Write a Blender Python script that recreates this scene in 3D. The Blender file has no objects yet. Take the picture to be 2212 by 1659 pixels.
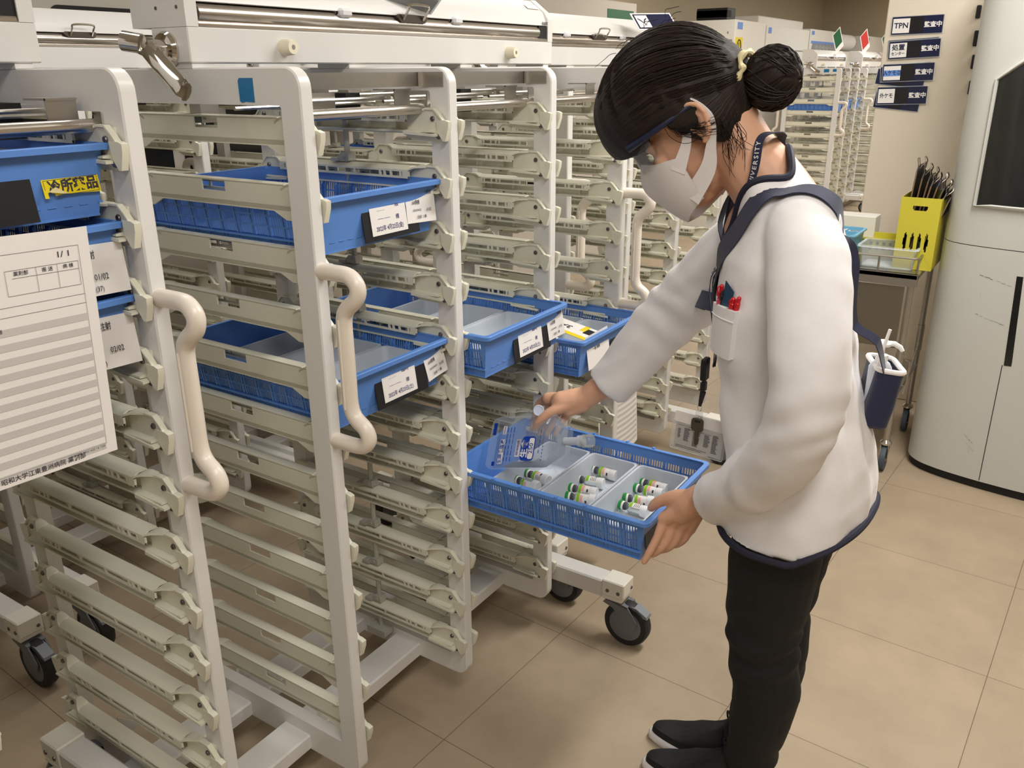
import bpy, bmesh, math, random
from mathutils import Vector, Matrix
random.seed(7)
PI = math.pi
SC = bpy.context.scene
COL = SC.collection

# ------------------------------------------------------------------ camera
cam = bpy.data.cameras.new('camera'); cam_ob = bpy.data.objects.new('camera', cam); COL.objects.link(cam_ob)
cam.sensor_width = 36.0; cam.lens = 1831.6 * 36.0 / 2212.0; cam.clip_start = 0.02
YAW, PITCH, ROLL = 0.5863, 0.3533, -0.0080
_f = Vector((math.cos(YAW)*math.cos(PITCH), math.sin(YAW)*math.cos(PITCH), -math.sin(PITCH)))
_r = Vector((math.sin(YAW), -math.cos(YAW), 0.0)); _u = _r.cross(_f)
_r2 = math.cos(ROLL)*_r + math.sin(ROLL)*_u; _u2 = -math.sin(ROLL)*_r + math.cos(ROLL)*_u
cam_ob.matrix_world = Matrix(((_r2.x, _u2.x, -_f.x, -0.976), (_r2.y, _u2.y, -_f.y, -1.0377), (_r2.z, _u2.z, -_f.z, 1.4878), (0, 0, 0, 1)))
SC.camera = cam_ob

# ------------------------------------------------------------------ world, lamps, exposure
w = bpy.data.worlds.new('world'); SC.world = w; w.use_nodes = True
w.node_tree.nodes['Background'].inputs[0].default_value = (1.0, .95, .88, 1); w.node_tree.nodes['Background'].inputs[1].default_value = 0.0
SC.view_settings.view_transform = 'Standard'; SC.view_settings.look = 'None'
SC.view_settings.exposure = .42; SC.view_settings.gamma = 1.0; SC.view_settings.use_curve_mapping = False
CEIL = 2.62
def lamp(x, y, sx, sy, power, col=(1.0, .97, .92)):
    l = bpy.data.lights.new('ceiling_lamp', 'AREA'); l.shape = 'RECTANGLE'; l.size = sx; l.size_y = sy; l.energy = power; l.color = col
    o = bpy.data.objects.new('ceiling_lamp', l); COL.objects.link(o); o.location = (x, y, CEIL - .04); return o
for (x, y, p) in ((-2.4, -1.6, 16), (-.7, -1.3, 19), (1.5, -1.0, 33), (3.2, -1.5, 29), (.5, .72, 7), (2.6, .9, 8), (-1.5, .8, 3),
                  (5.6, -.8, 34), (6.0, 1.2, 20), (8.8, -.6, 42), (9.4, .4, 16), (12.2, 0, 34)):
    lamp(x, y, 1.2, .32, p)

# ------------------------------------------------------------------ materials
def srgb(r, g, b):
    return tuple((c/255/12.92 if c/255 <= .04045 else ((c/255+.055)/1.055)**2.4) for c in (r, g, b))
MATS = {}
def mat(name, rgb, rough=.5, metal=0.0, noise=.0, nscale=20., bump=0.0, bscale=200., spec=.5, alpha=1.0, coat=0.0, sss=0.0, emit=0.0, sheen=0.0):
    if name in MATS: return MATS[name]
    m = bpy.data.materials.new(name); m.use_nodes = True; nt = m.node_tree; N = nt.nodes; L = nt.links
    p = N['Principled BSDF']; c = srgb(*rgb)
    p.inputs['Base Color'].default_value = (*c, 1); p.inputs['Roughness'].default_value = rough; p.inputs['Metallic'].default_value = metal
    p.inputs['Specular IOR Level'].default_value = spec; p.inputs['Alpha'].default_value = alpha
    if coat: p.inputs['Coat Weight'].default_value = coat
    if sheen: p.inputs['Sheen Weight'].default_value = sheen
    if sss:
        p.inputs['Subsurface Weight'].default_value = sss; p.inputs['Subsurface Radius'].default_value = (.012, .005, .003)
    if emit:
        p.inputs['Emission Color'].default_value = (*c, 1); p.inputs['Emission Strength'].default_value = emit
    tc = N.new('ShaderNodeTexCoord')
    if noise:
        nz = N.new('ShaderNodeTexNoise'); nz.inputs['Scale'].default_value = nscale; nz.inputs['Detail'].default_value = 3
        L.new(tc.outputs['Object'], nz.inputs['Vector'])
        mx = N.new('ShaderNodeMix'); mx.data_type = 'RGBA'; mx.inputs['A'].default_value = (*[v*(1-noise) for v in c], 1); mx.inputs['B'].default_value = (*[min(1, v*(1+noise)) for v in c], 1)
        L.new(nz.outputs['Fac'], mx.inputs['Factor']); L.new(mx.outputs['Result'], p.inputs['Base Color'])
    if bump:
        nb = N.new('ShaderNodeTexNoise'); nb.inputs['Scale'].default_value = bscale; nb.inputs['Detail'].default_value = 2
        L.new(tc.outputs['Object'], nb.inputs['Vector'])
        b = N.new('ShaderNodeBump'); b.inputs['Strength'].default_value = bump; b.inputs['Distance'].default_value = .002
        L.new(nb.outputs['Fac'], b.inputs['Height']); L.new(b.outputs['Normal'], p.inputs['Normal'])
    MATS[name] = m; return m

WHITE = mat('white_paint', (226, 224, 221), .32, noise=.025, nscale=6)
CREAM = mat('cream_plastic', (227, 224, 206), .38, noise=.04, nscale=9)
PEACH = mat('handle_plastic', (236, 226, 213), .3, noise=.02)
STEEL = mat('brushed_steel', (186, 182, 176), .34, 1.0, noise=.06, nscale=40)
CHROME = mat('chrome', (214, 210, 204), .08, 1.0, noise=.02)
ALU = mat('satin_aluminium', (206, 199, 192), .26, 1.0, noise=.03, nscale=60)
DARK = mat('dark_rubber', (30, 30, 33), .6, noise=.1)
BLACK = mat('black_plastic', (20, 21, 26), .42, noise=.08)
GREY = mat('grey_plastic', (112, 115, 120), .5, noise=.05)
MIDGREY = mat('mid_grey_paint', (140, 138, 132), .5, noise=.05)
DEEP = mat('dark_recess', (22, 21, 20), .7, noise=.1)
SCREW = mat('screw_metal', (120, 115, 118), .35, .9, noise=.05)
BLUE = mat('blue_basket_plastic', (92, 140, 214), .42, noise=.03, nscale=8)
BLUETAPE = mat('blue_tape', (14, 112, 168), .3, noise=.08)
PAPER = mat('white_paper', (238, 234, 231), .6, noise=.015)
PAPERGREY = mat('grey_print', (202, 198, 195), .6, noise=.02)
INK = mat('printed_ink', (52, 50, 62), .6, noise=.05)
INKBLUE = mat('blue_ink', (60, 58, 120), .6, noise=.05)
YELLOW = mat('yellow_sticker', (236, 214, 24), .4, noise=.03)
NAVY = mat('navy_fabric', (26, 30, 62), .8, noise=.15, nscale=300, bump=.3, bscale=900, sheen=.2)
NAVYCARD = mat('navy_card', (24, 31, 66), .22, noise=.05)
BLACKCARD = mat('black_card', (24, 23, 28), .25, noise=.05)
SIGNBLUE = mat('sign_blue', (104, 148, 222), .4, noise=.03)
GREENCARD = mat('green_card', (40, 98, 66), .4, noise=.05)
REDCARD = mat('red_card', (198, 62, 60), .4, noise=.05)
YELLOWPL = mat('yellow_plastic', (204, 194, 62), .38, noise=.05)
LBLUE = mat('light_blue_plastic', (120, 182, 216), .4, noise=.03)
MACH = mat('machine_paint', (200, 200, 194), .45, noise=.03, nscale=3)
MACHW = mat('machine_white', (230, 227, 220), .45, noise=.02, nscale=3)
MACHG = mat('machine_grey', (196, 190, 180), .5, noise=.03, nscale=3)
GLASSD = mat('dark_glass', (34, 34, 32), .12, noise=.1)
BEIGE = mat('beige_partition', (226, 214, 196), .6, noise=.015, nscale=4)

def clear(name, rgb, amount, rough=.1):
    """see-through plastic: part of the light passes, the rest is a glossy body of the given colour"""
    if name in MATS: return MATS[name]
    m = bpy.data.materials.new(name); m.use_nodes = True; nt = m.node_tree; N = nt.nodes; L = nt.links
    p = N['Principled BSDF']; p.inputs['Base Color'].default_value = (*srgb(*rgb), 1); p.inputs['Roughness'].default_value = rough
    fr = N.new('ShaderNodeFresnel'); fr.inputs['IOR'].default_value = 1.35
    nz = N.new('ShaderNodeTexNoise'); nz.inputs['Scale'].default_value = 14; tc = N.new('ShaderNodeTexCoord'); L.new(tc.outputs['Object'], nz.inputs['Vector'])
    ma = N.new('ShaderNodeMath'); ma.operation = 'MULTIPLY_ADD'; ma.inputs[1].default_value = .06; ma.inputs[2].default_value = amount - .03
    L.new(nz.outputs['Fac'], ma.inputs[0])
    ad = N.new('ShaderNodeMath'); ad.operation = 'ADD'; ad.use_clamp = True; L.new(ma.outputs[0], ad.inputs[0]); L.new(fr.outputs[0], ad.inputs[1])
    tr = N.new('ShaderNodeBsdfTransparent'); mx = N.new('ShaderNodeMixShader')
    L.new(ad.outputs[0], mx.inputs[0]); L.new(tr.outputs[0], mx.inputs[1]); L.new(p.outputs[0], mx.inputs[2])
    L.new(mx.outputs[0], N['Material Output'].inputs['Surface']); MATS[name] = m; return m
FROST = clear('frosted_plastic', (230, 238, 248), .62, .3)
CLEARP = clear('clear_plastic', (232, 238, 242), .2, .12)
BAGFILM = clear('clear_bag_film', (206, 216, 228), .05, .05)
VIALGL = clear('vial_glass', (222, 232, 230), .22, .05)

# ------------------------------------------------------------------ mesh builder
class MB:
    def __init__(s): s.v = []; s.f = []; s.mi = []; s.m = 0; s.T = None
    def mat_i(s, i): s.m = i; return s
    def add(s, vs, fs):
        b = len(s.v)
        for p in vs:
            p = Vector(p)
            if s.T is not None: p = s.T @ p
            s.v.append(p)
        for f in fs: s.f.append([b+i for i in f]); s.mi.append(s.m)
    def box(s, x0, x1, y0, y1, z0, z1, ch=0.0):
        if x0 > x1: x0, x1 = x1, x0
        if y0 > y1: y0, y1 = y1, y0
        if z0 > z1: z0, z1 = z1, z0
        if ch <= 0:
            s.add([(x0,y0,z0),(x1,y0,z0),(x1,y1,z0),(x0,y1,z0),(x0,y0,z1),(x1,y0,z1),(x1,y1,z1),(x0,y1,z1)],
                  [(0,3,2,1),(4,5,6,7),(0,1,5,4),(1,2,6,5),(2,3,7,6),(3,0,4,7)]); return s
        c = min(ch, (x1-x0)*.45, (y1-y0)*.45, (z1-z0)*.45)
        vs = []; idx = {}
        for ax in range(3):
            for sx in (0, 1):
                for sy in (0, 1):
                    for sz in (0, 1):
                        p = [x1 if sx else x0, y1 if sy else y0, z1 if sz else z0]; sg = [1 if sx else -1, 1 if sy else -1, 1 if sz else -1]
                        for k in range(3):
                            if k != ax: p[k] -= sg[k]*c
                        idx[(ax, sx, sy, sz)] = len(vs); vs.append(p)
        fs = []
        for ax in range(3):
            for sd in (0, 1):
                o = [k for k in range(3) if k != ax]; q = []
                for a, b in ((0,0),(1,0),(1,1),(0,1)):
                    t = [0,0,0]; t[ax] = sd; t[o[0]] = a; t[o[1]] = b; q.append(idx[(ax, *t)])
                fl = (sd == 1) ^ (ax == 1)
                fs.append(q if fl else q[::-1])
        for ax in range(3):
            o = [k for k in range(3) if k != ax]
            for a in (0, 1):
                for b in (0, 1):
                    t0 = [0,0,0]; t1 = [0,0,0]; t0[o[0]] = t1[o[0]] = a; t0[o[1]] = t1[o[1]] = b; t0[ax] = 0; t1[ax] = 1
                    q = [idx[(o[0], *t0)], idx[(o[0], *t1)], idx[(o[1], *t1)], idx[(o[1], *t0)]]
                    fs.append(q)
        for sx in (0, 1):
            for sy in (0, 1):
                for sz in (0, 1): fs.append([idx[(0,sx,sy,sz)], idx[(1,sx,sy,sz)], idx[(2,sx,sy,sz)]])
        s.add(vs, fs); return s
    def prism(s, poly, a0, a1, axis='x'):
        """polygon (2D) extruded along an axis: x -> (y,z), y -> (x,z), z -> (x,y)"""
        n = len(poly)
        def P(p, a): return {'x': (a, p[0], p[1]), 'y': (p[0], a, p[1]), 'z': (p[0], p[1], a)}[axis]
        vs = [P(p, a0) for p in poly] + [P(p, a1) for p in poly]
        s.add(vs, [tuple(range(n))[::-1], tuple(range(n, 2*n))] + [(i, (i+1) % n, n+(i+1) % n, n+i) for i in range(n)]); return s
    def strip(s, pts, wvec, th):
        """thin ribbon along pts (3D), width vector wvec, thickness th"""
        wv = Vector(wvec); n = len(pts); vs = []; fs = []
        P = [Vector(p) for p in pts]
        for i, p in enumerate(P):
            t = (P[min(i+1, n-1)] - P[max(i-1, 0)]).normalized(); nn = t.cross(wv).normalized()*th*.5
            vs += [p-nn, p+nn, p+wv+nn, p+wv-nn]
        for i in range(n-1):
            a = 4*i; b = a+4
            for k in range(4): fs.append((a+k, a+(k+1) % 4, b+(k+1) % 4, b+k))
        fs += [(0, 3, 2, 1), (4*n-4, 4*n-3, 4*n-2, 4*n-1)]
        s.add(vs, fs); return s
    def tube(s, pts, r, n=10, closed=False, caps=True, up=None, flat=1.0):
        P = [Vector(p) for p in pts]; m = len(P); R = r if isinstance(r, (list, tuple)) else [r]*m
        vs = []; fs = []; prev = None
        for i in range(m):
            if closed: t = (P[(i+1) % m]-P[i-1])
            else: t = P[min(i+1, m-1)]-P[max(i-1, 0)]
            t.normalize()
            if prev is None:
                a = Vector(up) if up else (Vector((0,0,1)) if abs(t.z) < .9 else Vector((1,0,0)))
                prev = (a - t*a.dot(t)).normalized()
            else:
                prev = (prev - t*prev.dot(t)).normalized()
            b = t.cross(prev)
            for k in range(n):
                an = 2*PI*k/n; vs.append(P[i] + R[i]*(math.cos(an)*prev*flat + math.sin(an)*b))
        seg = m if closed else m-1
        for i in range(seg):
            j = (i+1) % m
            for k in range(n): fs.append((i*n+k, i*n+(k+1) % n, j*n+(k+1) % n, j*n+k))
        if caps and not closed: fs += [tuple(range(n))[::-1], tuple((m-1)*n+k for k in range(n))]
        s.add(vs, fs); return s
    def lathe(s, prof, o=(0,0,0), ax=(0,0,1), n=24):
        """prof: (radius, height) list along axis ax from o"""
        a = Vector(ax).normalized(); e = Vector((1,0,0)) if abs(a.x) < .9 else Vector((0,1,0)); e = (e-a*a.dot(e)).normalized(); g = a.cross(e); O = Vector(o)
        vs = []; fs = []
        for (r, h) in prof:
            for k in range(n):
                an = 2*PI*k/n; vs.append(O+a*h+r*(math.cos(an)*e+math.sin(an)*g))
        for i in range(len(prof)-1):
            for k in range(n): fs.append((i*n+k, i*n+(k+1) % n, (i+1)*n+(k+1) % n, (i+1)*n+k))
        fs += [tuple(range(n))[::-1], tuple((len(prof)-1)*n+k for k in range(n))]
        s.add(vs, fs); return s
    def loft(s, rings, cap=True):
        n = len(rings[0]); vs = [p for r in rings for p in r]; fs = []
        for i in range(len(rings)-1):
            for k in range(n): fs.append((i*n+k, i*n+(k+1) % n, (i+1)*n+(k+1) % n, (i+1)*n+k))
        if cap: fs += [tuple(range(n))[::-1], tuple((len(rings)-1)*n+k for k in range(n))]
        s.add(vs, fs); return s
    def ring_plate(s, outer, inner, x0, x1, b):
        """plate in the yz plane with a hole; outer edge bevelled by b"""
        n = len(outer)
        ins = []
        for i in range(n):
            p = Vector(outer[i]); a = Vector(outer[i-1]); c = Vector(outer[(i+1) % n]); t = (c-a).normalized(); nn = Vector((-t.y, t.x)); ins.append(p+nn*b)
        L = [[(x0, *q) for q in inner], [(x0, *q) for q in ins], [(x0+b, *q) for q in outer], [(x1-b, *q) for q in outer], [(x1, *q) for q in ins], [(x1, *q) for q in inner]]
        vs = [p for l in L for p in l]; fs = []
        for i in range(6):
            j = (i+1) % 6
            for k in range(n): fs.append((i*n+k, i*n+(k+1) % n, j*n+(k+1) % n, j*n+k))
        s.add(vs, fs); return s
    def mesh(s, name, mats, smooth=True, angle=32):
        me = bpy.data.meshes.new(name); me.from_pydata([tuple(p) for p in s.v], [], s.f)
        for m in (mats if isinstance(mats, (list, tuple)) else [mats]): me.materials.append(m)
        me.polygons.foreach_set('material_index', s.mi)
        bm = bmesh.new(); bm.from_mesh(me); bmesh.ops.recalc_face_normals(bm, faces=bm.faces); bm.to_mesh(me); bm.free()
        if smooth:
            me.polygons.foreach_set('use_smooth', [True]*len(me.polygons)); me.set_sharp_from_angle(angle=math.radians(angle))
        me.update(); return me
    def build(s, name, mats, parent=None, smooth=True, angle=32, loc=None):
        return link(name, s.mesh(name, mats, smooth, angle), parent, loc)
def link(name, me, parent=None, loc=None):
    o = bpy.data.objects.new(name, me); COL.objects.link(o)
    if parent is not None: o.parent = parent
    if loc is not None: o.location = loc
    return o
def tag(o, label, cat, group=None, kind=None):
    o['label'] = label
    if cat: o['category'] = cat
    if group: o['group'] = group
    if kind: o['kind'] = kind
    return o
def empty(name, loc=(0,0,0), rz=0.0):
    o = bpy.data.objects.new(name, None); o.empty_display_size = .05; COL.objects.link(o); o.location = loc; o.rotation_euler = (0, 0, rz); return o
def frame_mat(o, x, y):
    """matrix with origin o, first axis x, second axis y, third = x cross y"""
    x = Vector(x).normalized(); y = Vector(y); y = (y-x*x.dot(y)).normalized(); z = x.cross(y); o = Vector(o)
    return Matrix(((x.x, y.x, z.x, o.x), (x.y, y.y, z.y, o.y), (x.z, y.z, z.z, o.z), (0, 0, 0, 1)))
def rrect(x0, x1, y0, y1, r, k=6):
    out = []
    for cx, cy, a in ((x1-r, y0+r, -PI/2), (x1-r, y1-r, 0), (x0+r, y1-r, PI/2), (x0+r, y0+r, PI)):
        for i in range(k+1): out.append((cx+r*math.cos(a+i*PI/2/k), cy+r*math.sin(a+i*PI/2/k)))
    return out
def bez(pts, n=8):
    """smooth curve through points (Catmull-Rom)"""
    P = [Vector(p) for p in pts]; P = [2*P[0]-P[1]] + P + [2*P[-1]-P[-2]]; out = []
    for i in range(1, len(P)-2):
        for k in range(n):
            t = k/n; a, b, c, d = P[i-1], P[i], P[i+1], P[i+2]
            out.append(.5*((2*b)+(c-a)*t+(2*a-5*b+4*c-d)*t*t+(3*b-a-3*c+d)*t**3))
    out.append(P[-2]); return out

# ------------------------------------------------------------------ lettering
_TX = {}
def text_mesh(body, m, bold=0.0, res=2):
    k = (body, m.name, bold)
    if k in _TX: return _TX[k]
    c = bpy.data.curves.new('lettering', 'FONT'); c.body = body; c.size = 1.0; c.align_x = 'CENTER'; c.align_y = 'CENTER'; c.resolution_u = res; c.offset = bold; c.extrude = .004
    o = bpy.data.objects.new('lettering', c); COL.objects.link(o)
    dg = bpy.context.evaluated_depsgraph_get(); me = bpy.data.meshes.new_from_object(o.evaluated_get(dg)); bpy.data.objects.remove(o)
    me.name = 'lettering'; me.materials.clear(); me.materials.append(m); _TX[k] = me; return me
def lettering(body, size, m, parent, M, bold=.0, sx=1.0):
    o = bpy.data.objects.new('lettering', text_mesh(body, m, bold)); COL.objects.link(o); o.parent = parent
    o.matrix_local = M @ Matrix.Diagonal((size*sx, size, size*.03, 1)); return o
# ================================================================== THE CART
S, TX, WY, HT, HB, D, ZT0, PIT = .3771, .027, .0456, 1.4974, .096, .5438, 1.420, .1085
NLEV = 12; LEN = 3*S+TX
def zt(k): return ZT0 - PIT*k

def frame_mesh(end):
    mb = MB(); top = .058 if end else .043; bot = .072 if end else .054
    mb.ring_plate(rrect(0, D, HB, HT, .032), rrect(WY, D-WY, HB+bot, HT-top, .006), 0, TX, .0025)
    return mb.mesh('frame', WHITE)
def rail_mesh():
    """one rail: upright fascia with a slot, top flange, lip with windows, two end brackets; grows to +x from the frame face"""
    mb = MB(); e = .027
    # fascia with a slot in the middle and dropped ends
    y0, y1, m, sl = .02, D-.02, D/2, .032
    zb, zd, zs0, zs1, zt_ = -.046, -.060, -.021, -.003, -.001
    mb.prism([(y0, zd), (.088, zd), (.118, zb), (m-sl, zb), (m-sl, zt_), (y0, zt_)], 0, .003)
    mb.prism([(m+sl, zb), (y1-.098, zb), (y1-.068, zd), (y1, zd), (y1, zt_), (m+sl, zt_)], 0, .003)
    mb.box(0, .003, m-sl, m+sl, zb, zs0); mb.box(0, .003, m-sl, m+sl, zs1, zt_)
    # top flange, rounded front, lip with windows
    a, b = .088, D-.088
    prof = [(0, 0), (.014, .0015), (.022, -.001), (e, -.006), (e, -.010), (e-.003, -.010), (e-.003, -.007), (.021, -.004), (.014, -.0015), (0, -.003)]
    mb.prism([(x, z) for x, z in prof], a, b, 'y')
    mb.box(e-.003, e, a, b, -.023, -.0185)
    for y in [a, a+.012, a+.02, a+.045, a+.062] + [m-.11, m-.04, m+.04, m+.11] + [b-.062, b-.045, b-.02, b-.012, b]:
        mb.box(e-.0035, e+.0003, y-.0022, y+.0022, -.019, -.009)
    mb.box(e-.004, e+.0002, a, a+.012, -.023, -.008); mb.box(e-.004, e+.0002, b-.012, b, -.023, -.008)
    # carrying shelf under the lip
    mb.prism([(0, -.036), (.021, -.039), (.021, -.042), (0, -.044)], .03, D-.03, 'y')
    for y in (.125, .20, .345, .42): mb.box(.002, .016, y-.001, y+.001, -.036, -.004)
    for sgn in (0, 1):
        Y = (lambda y: y) if sgn == 0 else (lambda y: D-y)
        hump = [(.098, -.014), (.088, -.005), (.078, -.0008), (.066, .0012), (.030, .0010), (.018, -.010), (.008, -.021)]
        plate = hump + [(.006, -.034), (.016, -.052), (.098, -.052)]
        mb.prism([(Y(y), z) for y, z in plate], .003, .009)
        arch = [(.096, -.0085, .027), (.089, -.0045, .027), (.082, -.0010, .0250), (.075, .0008, .0215), (.068, .0012, .0175), (.061, .0012, .0135), (.054, .0012, .0105)]
        vs = []; fs = []
        for y, z, xo in arch: vs += [(.0, Y(y), z+.0015), (xo, Y(y), z), (xo, Y(y), z-.0035), (.0, Y(y), z-.003)]
        for i in range(len(arch)-1):
            a4 = 4*i
            for kk in range(4): fs.append((a4+kk, a4+(kk+1) % 4, a4+4+(kk+1) % 4, a4+4+kk))
        fs += [(0, 1, 2, 3), (len(vs)-4, len(vs)-1, len(vs)-2, len(vs)-3)]; mb.add(vs, fs)
        mb.strip([(.003, Y(y), z) for y, z in [(.052, .0012)]+hump[4:]], (.0095, 0, 0), .003)
        mb.prism([(Y(.098), -.039), (Y(.02), -.045), (Y(.02), -.049), (Y(.098), -.046)], .003, .024)
        mb.prism([(Y(.022), -.019), (Y(.002), -.019), (Y(-.007), -.022), (Y(-.006), -.034), (Y(.002), -.058), (Y(.008), -.058), (Y(.020), -.042)], .003, .0135)
        mb.mat_i(1)
        for (yy, z) in ((.034, -.017), (.020, -.050)): mb.lathe([(.0052, 0), (.0052, .0015), (.004, .003), (.0012, .003)], (.0095, Y(yy), z), (1, 0, 0), 10)
        mb.mat_i(0)
    return mb.mesh('rail', [CREAM, SCREW], angle=28)
def handle_mesh():
    pts = bez([(0, .004, 1.176), (0, -.030, 1.1765), (0, -.062, 1.1745), (0, -.079, 1.158), (0, -.074, 1.138), (0, -.052, 1.118), (0, -.043, 1.098), (0, -.0425, 1.05), (0, -.0425, .99), (0, -.043, .945),
               (0, -.052, .922), (0, -.074, .905), (0, -.080, .886), (0, -.064, .870), (0, -.030, .8675), (0, .004, .868)], 5)
    mb = MB(); mb.tube(pts, .0140, 14, up=(1, 0, 0))
    mb.tube([(-.0115, -.0425, .94), (-.0115, -.0425, 1.10)], .0042, 8, up=(0, 1, 0), flat=.6)
    return mb.mesh('handle', PEACH)
def wheel_mesh():
    mb = MB(); r = .0655
    mb.lathe([(r-.012, -.017), (r-.004, -.017), (r, -.010), (r, .010), (r-.004, .017), (r-.012, .017)], (0, 0, r), (1, 0, 0), 40)
    mb.mat_i(1); mb.lathe([(.012, -.0185), (.026, -.0185), (.030, -.0175), (.046, -.0175), (.048, -.0165), (r-.011, -.0165), (r-.011, .0165), (.048, .0165), (.046, .0175), (.030, .0175), (.026, .0185), (.012, .0185)], (0, 0, r), (1, 0, 0), 32)
    return mb.mesh('caster_wheel', [DARK, GREY])
def fork_mesh():
    mb = MB()
    prof = [(.022, .138), (-.040, .126), (-.070, .085), (-.062, .060), (-.030, .075), (.004, .112), (.034, .122)]
    for x in (-.024, .020): mb.prism(prof, x, x+.004, 'x')
    mb.prism([(.024, .138), (-.040, .128), (-.040, .122), (.024, .132)], -.024, .024, 'x')
    mb.lathe([(.02, .128), (.02, .137)], (0, 0, 0), (0, 0, 1), 16)
    return mb.mesh('caster_fork', GREY)
def brake_mesh():
    mb = MB(); mb.prism([(-.040, .128), (-.062, .126), (-.092, .110), (-.094, .102), (-.070, .104), (-.044, .112)], -.014, .014, 'x')
    return mb.mesh('brake_pedal', mat('brake_grey', (132, 138, 146), .5, noise=.05))
def cap_mesh():
    mb = MB(); mb.box(-.031, .031, -.0, .066, .150, .196, .003); mb.box(-.031, .031, .004, .066, .137, .151, .003)
    mb.mat_i(1)
    for y in (.016, .048):
        for sx in (-1, 1): mb.lathe([(.0055, 0), (.005, .002), (.002, .003)], (sx*.031, y, .166), (sx, 0, 0), 10)
    mb.lathe([(.005, 0), (.0045, .002), (.002, .003)], (.018, 0, .166), (0, -1, 0), 10)
    return mb.mesh('end_cap', [mat('cap_plastic', (238, 233, 222), .4, noise=.02), SCREW])
M_END, M_MID, M_RAIL, M_HAND, M_WHEEL, M_FORK, M_BRAKE, M_CAP = frame_mesh(True), frame_mesh(False), rail_mesh(), handle_mesh(), wheel_mesh(), fork_mesh(), brake_mesh(), cap_mesh()

BY0, BY1 = .248, .345
def beam_mesh():
    mb = MB(); mb.box(-.004, LEN+.014, BY0, BY1, 1.505, 1.562, .002)
    for i in range(4): mb.box(i*S+.0, i*S+TX+.02 if i < 3 else i*S+TX, BY0+.004, BY1-.004, 1.4965, 1.506)
    return mb.mesh('top_beam', WHITE)
def cover_mesh():
    mb = MB(); z0, z1 = 1.562, 1.668
    cheek = [(BY0, z0), (BY1+.05, z0), (BY1+.05, z1), (BY0+.055, z1), (BY0+.012, 1.636), (BY0, 1.618)]
    mb.prism(cheek, -.004, .020); mb.prism(cheek, LEN-.010, LEN+.014)
    roof = [(BY0+.002, 1.602), (BY0+.008, 1.618), (BY0+.016, 1.635), (BY0+.057, z1-.002), (BY1+.05, z1-.002), (BY1+.05, z0), (BY1+.04, z0), (BY1+.04, z1-.010), (BY0+.061, z1-.010), (BY0+.022, 1.630), (BY0+.010, 1.601)]
    mb.prism(roof, .019, LEN-.009)
    mb.mat_i(1); mb.box(.019, LEN-.009, BY0+.045, BY1+.042, z0, 1.64)
    mb.box(LEN-.050, LEN-.0095, BY0+.003, BY0+.05, z0+.002, 1.600)
    mb.mat_i(2)
    for y in (BY0+.02, BY0+.075): mb.lathe([(.003, 0), (.003, .0012)], (-.004, y, 1.592), (-1, 0, 0), 8)
    return mb.mesh('top_cover', [WHITE, DEEP, SCREW])
def roller_mesh():
    mb = MB(); y, z = BY0+.020, 1.584
    pr = []
    for i in range(13):
        a = PI*.62 + i*PI*.86/12
        pr.append((y+.0215*math.cos(a), z+.0175*math.sin(a)))
    pr += [(y+.022, z-.014), (y+.022, z+.016)]
    mb.prism(pr, .024, LEN-.052)
    mb.prism([(BY0+.001, 1.5622), (BY0+.012, 1.5622), (BY0+.012, 1.571), (BY0+.004, 1.571), (BY0+.001, 1.567)], .022, LEN-.012)
    mb.mat_i(1); mb.box(.024, LEN-.052, y-.004, y+.004, 1.6012, 1.6030)
    return mb.mesh('paper_clamp_bar', [ALU, DEEP])
def clip_mesh():
    mb = MB(); mb.box(-.017, .017, BY0-.008, BY0+.020, 1.590, 1.6075, .005); mb.mat_i(1); mb.lathe([(.003, 0), (.002, .001)], (-.0172, BY0+.004, 1.599), (-1, 0, 0), 8)
    return mb.mesh('paper_clip', [mat('clip_white', (226, 226, 230), .35, noise=.02), BLACK])
def latch_mesh():
    mb = MB(); y = BY0+.002
    mb.prism([(-.052, 1.598), (-.040, 1.588), (.040, 1.588), (.050, 1.598), (.046, 1.604), (-.046, 1.604)], y-.006, y+.016, 'y')
    mb.mat_i(1); mb.tube(bez([(-.033, y-.006, 1.594), (-.033, y-.020, 1.612), (-.028, y-.024, 1.622), (.028, y-.024, 1.622), (.033, y-.020, 1.612), (.033, y-.006, 1.594)], 4), .0028, 8)
    return mb.mesh('clamp_latch', [mat('bronze_metal', (92, 84, 76), .35, .8, noise=.05), CHROME])
def bumper_mesh():
    mb = MB(); prof = [(.015, 0), (.015, .004), (.0135, .022), (.012, .026), (.0045, .026)]
    mb.lathe(prof, (0, BY0+.001, 1.5325), (0, -1, 0), 20)
    mb.mat_i(1); mb.lathe([(.0046, .0262), (.001, .0263)], (0, BY0+.001, 1.5325), (0, -1, 0), 10)
    return mb.mesh('bumper', [mat('ivory_rubber', (240, 232, 208), .45, noise=.02), MIDGREY])
M_BEAM, M_COVER, M_ROLL, M_CLIP, M_LATCH, M_BUMP = beam_mesh(), cover_mesh(), roller_mesh(), clip_mesh(), latch_mesh(), bumper_mesh()
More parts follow.
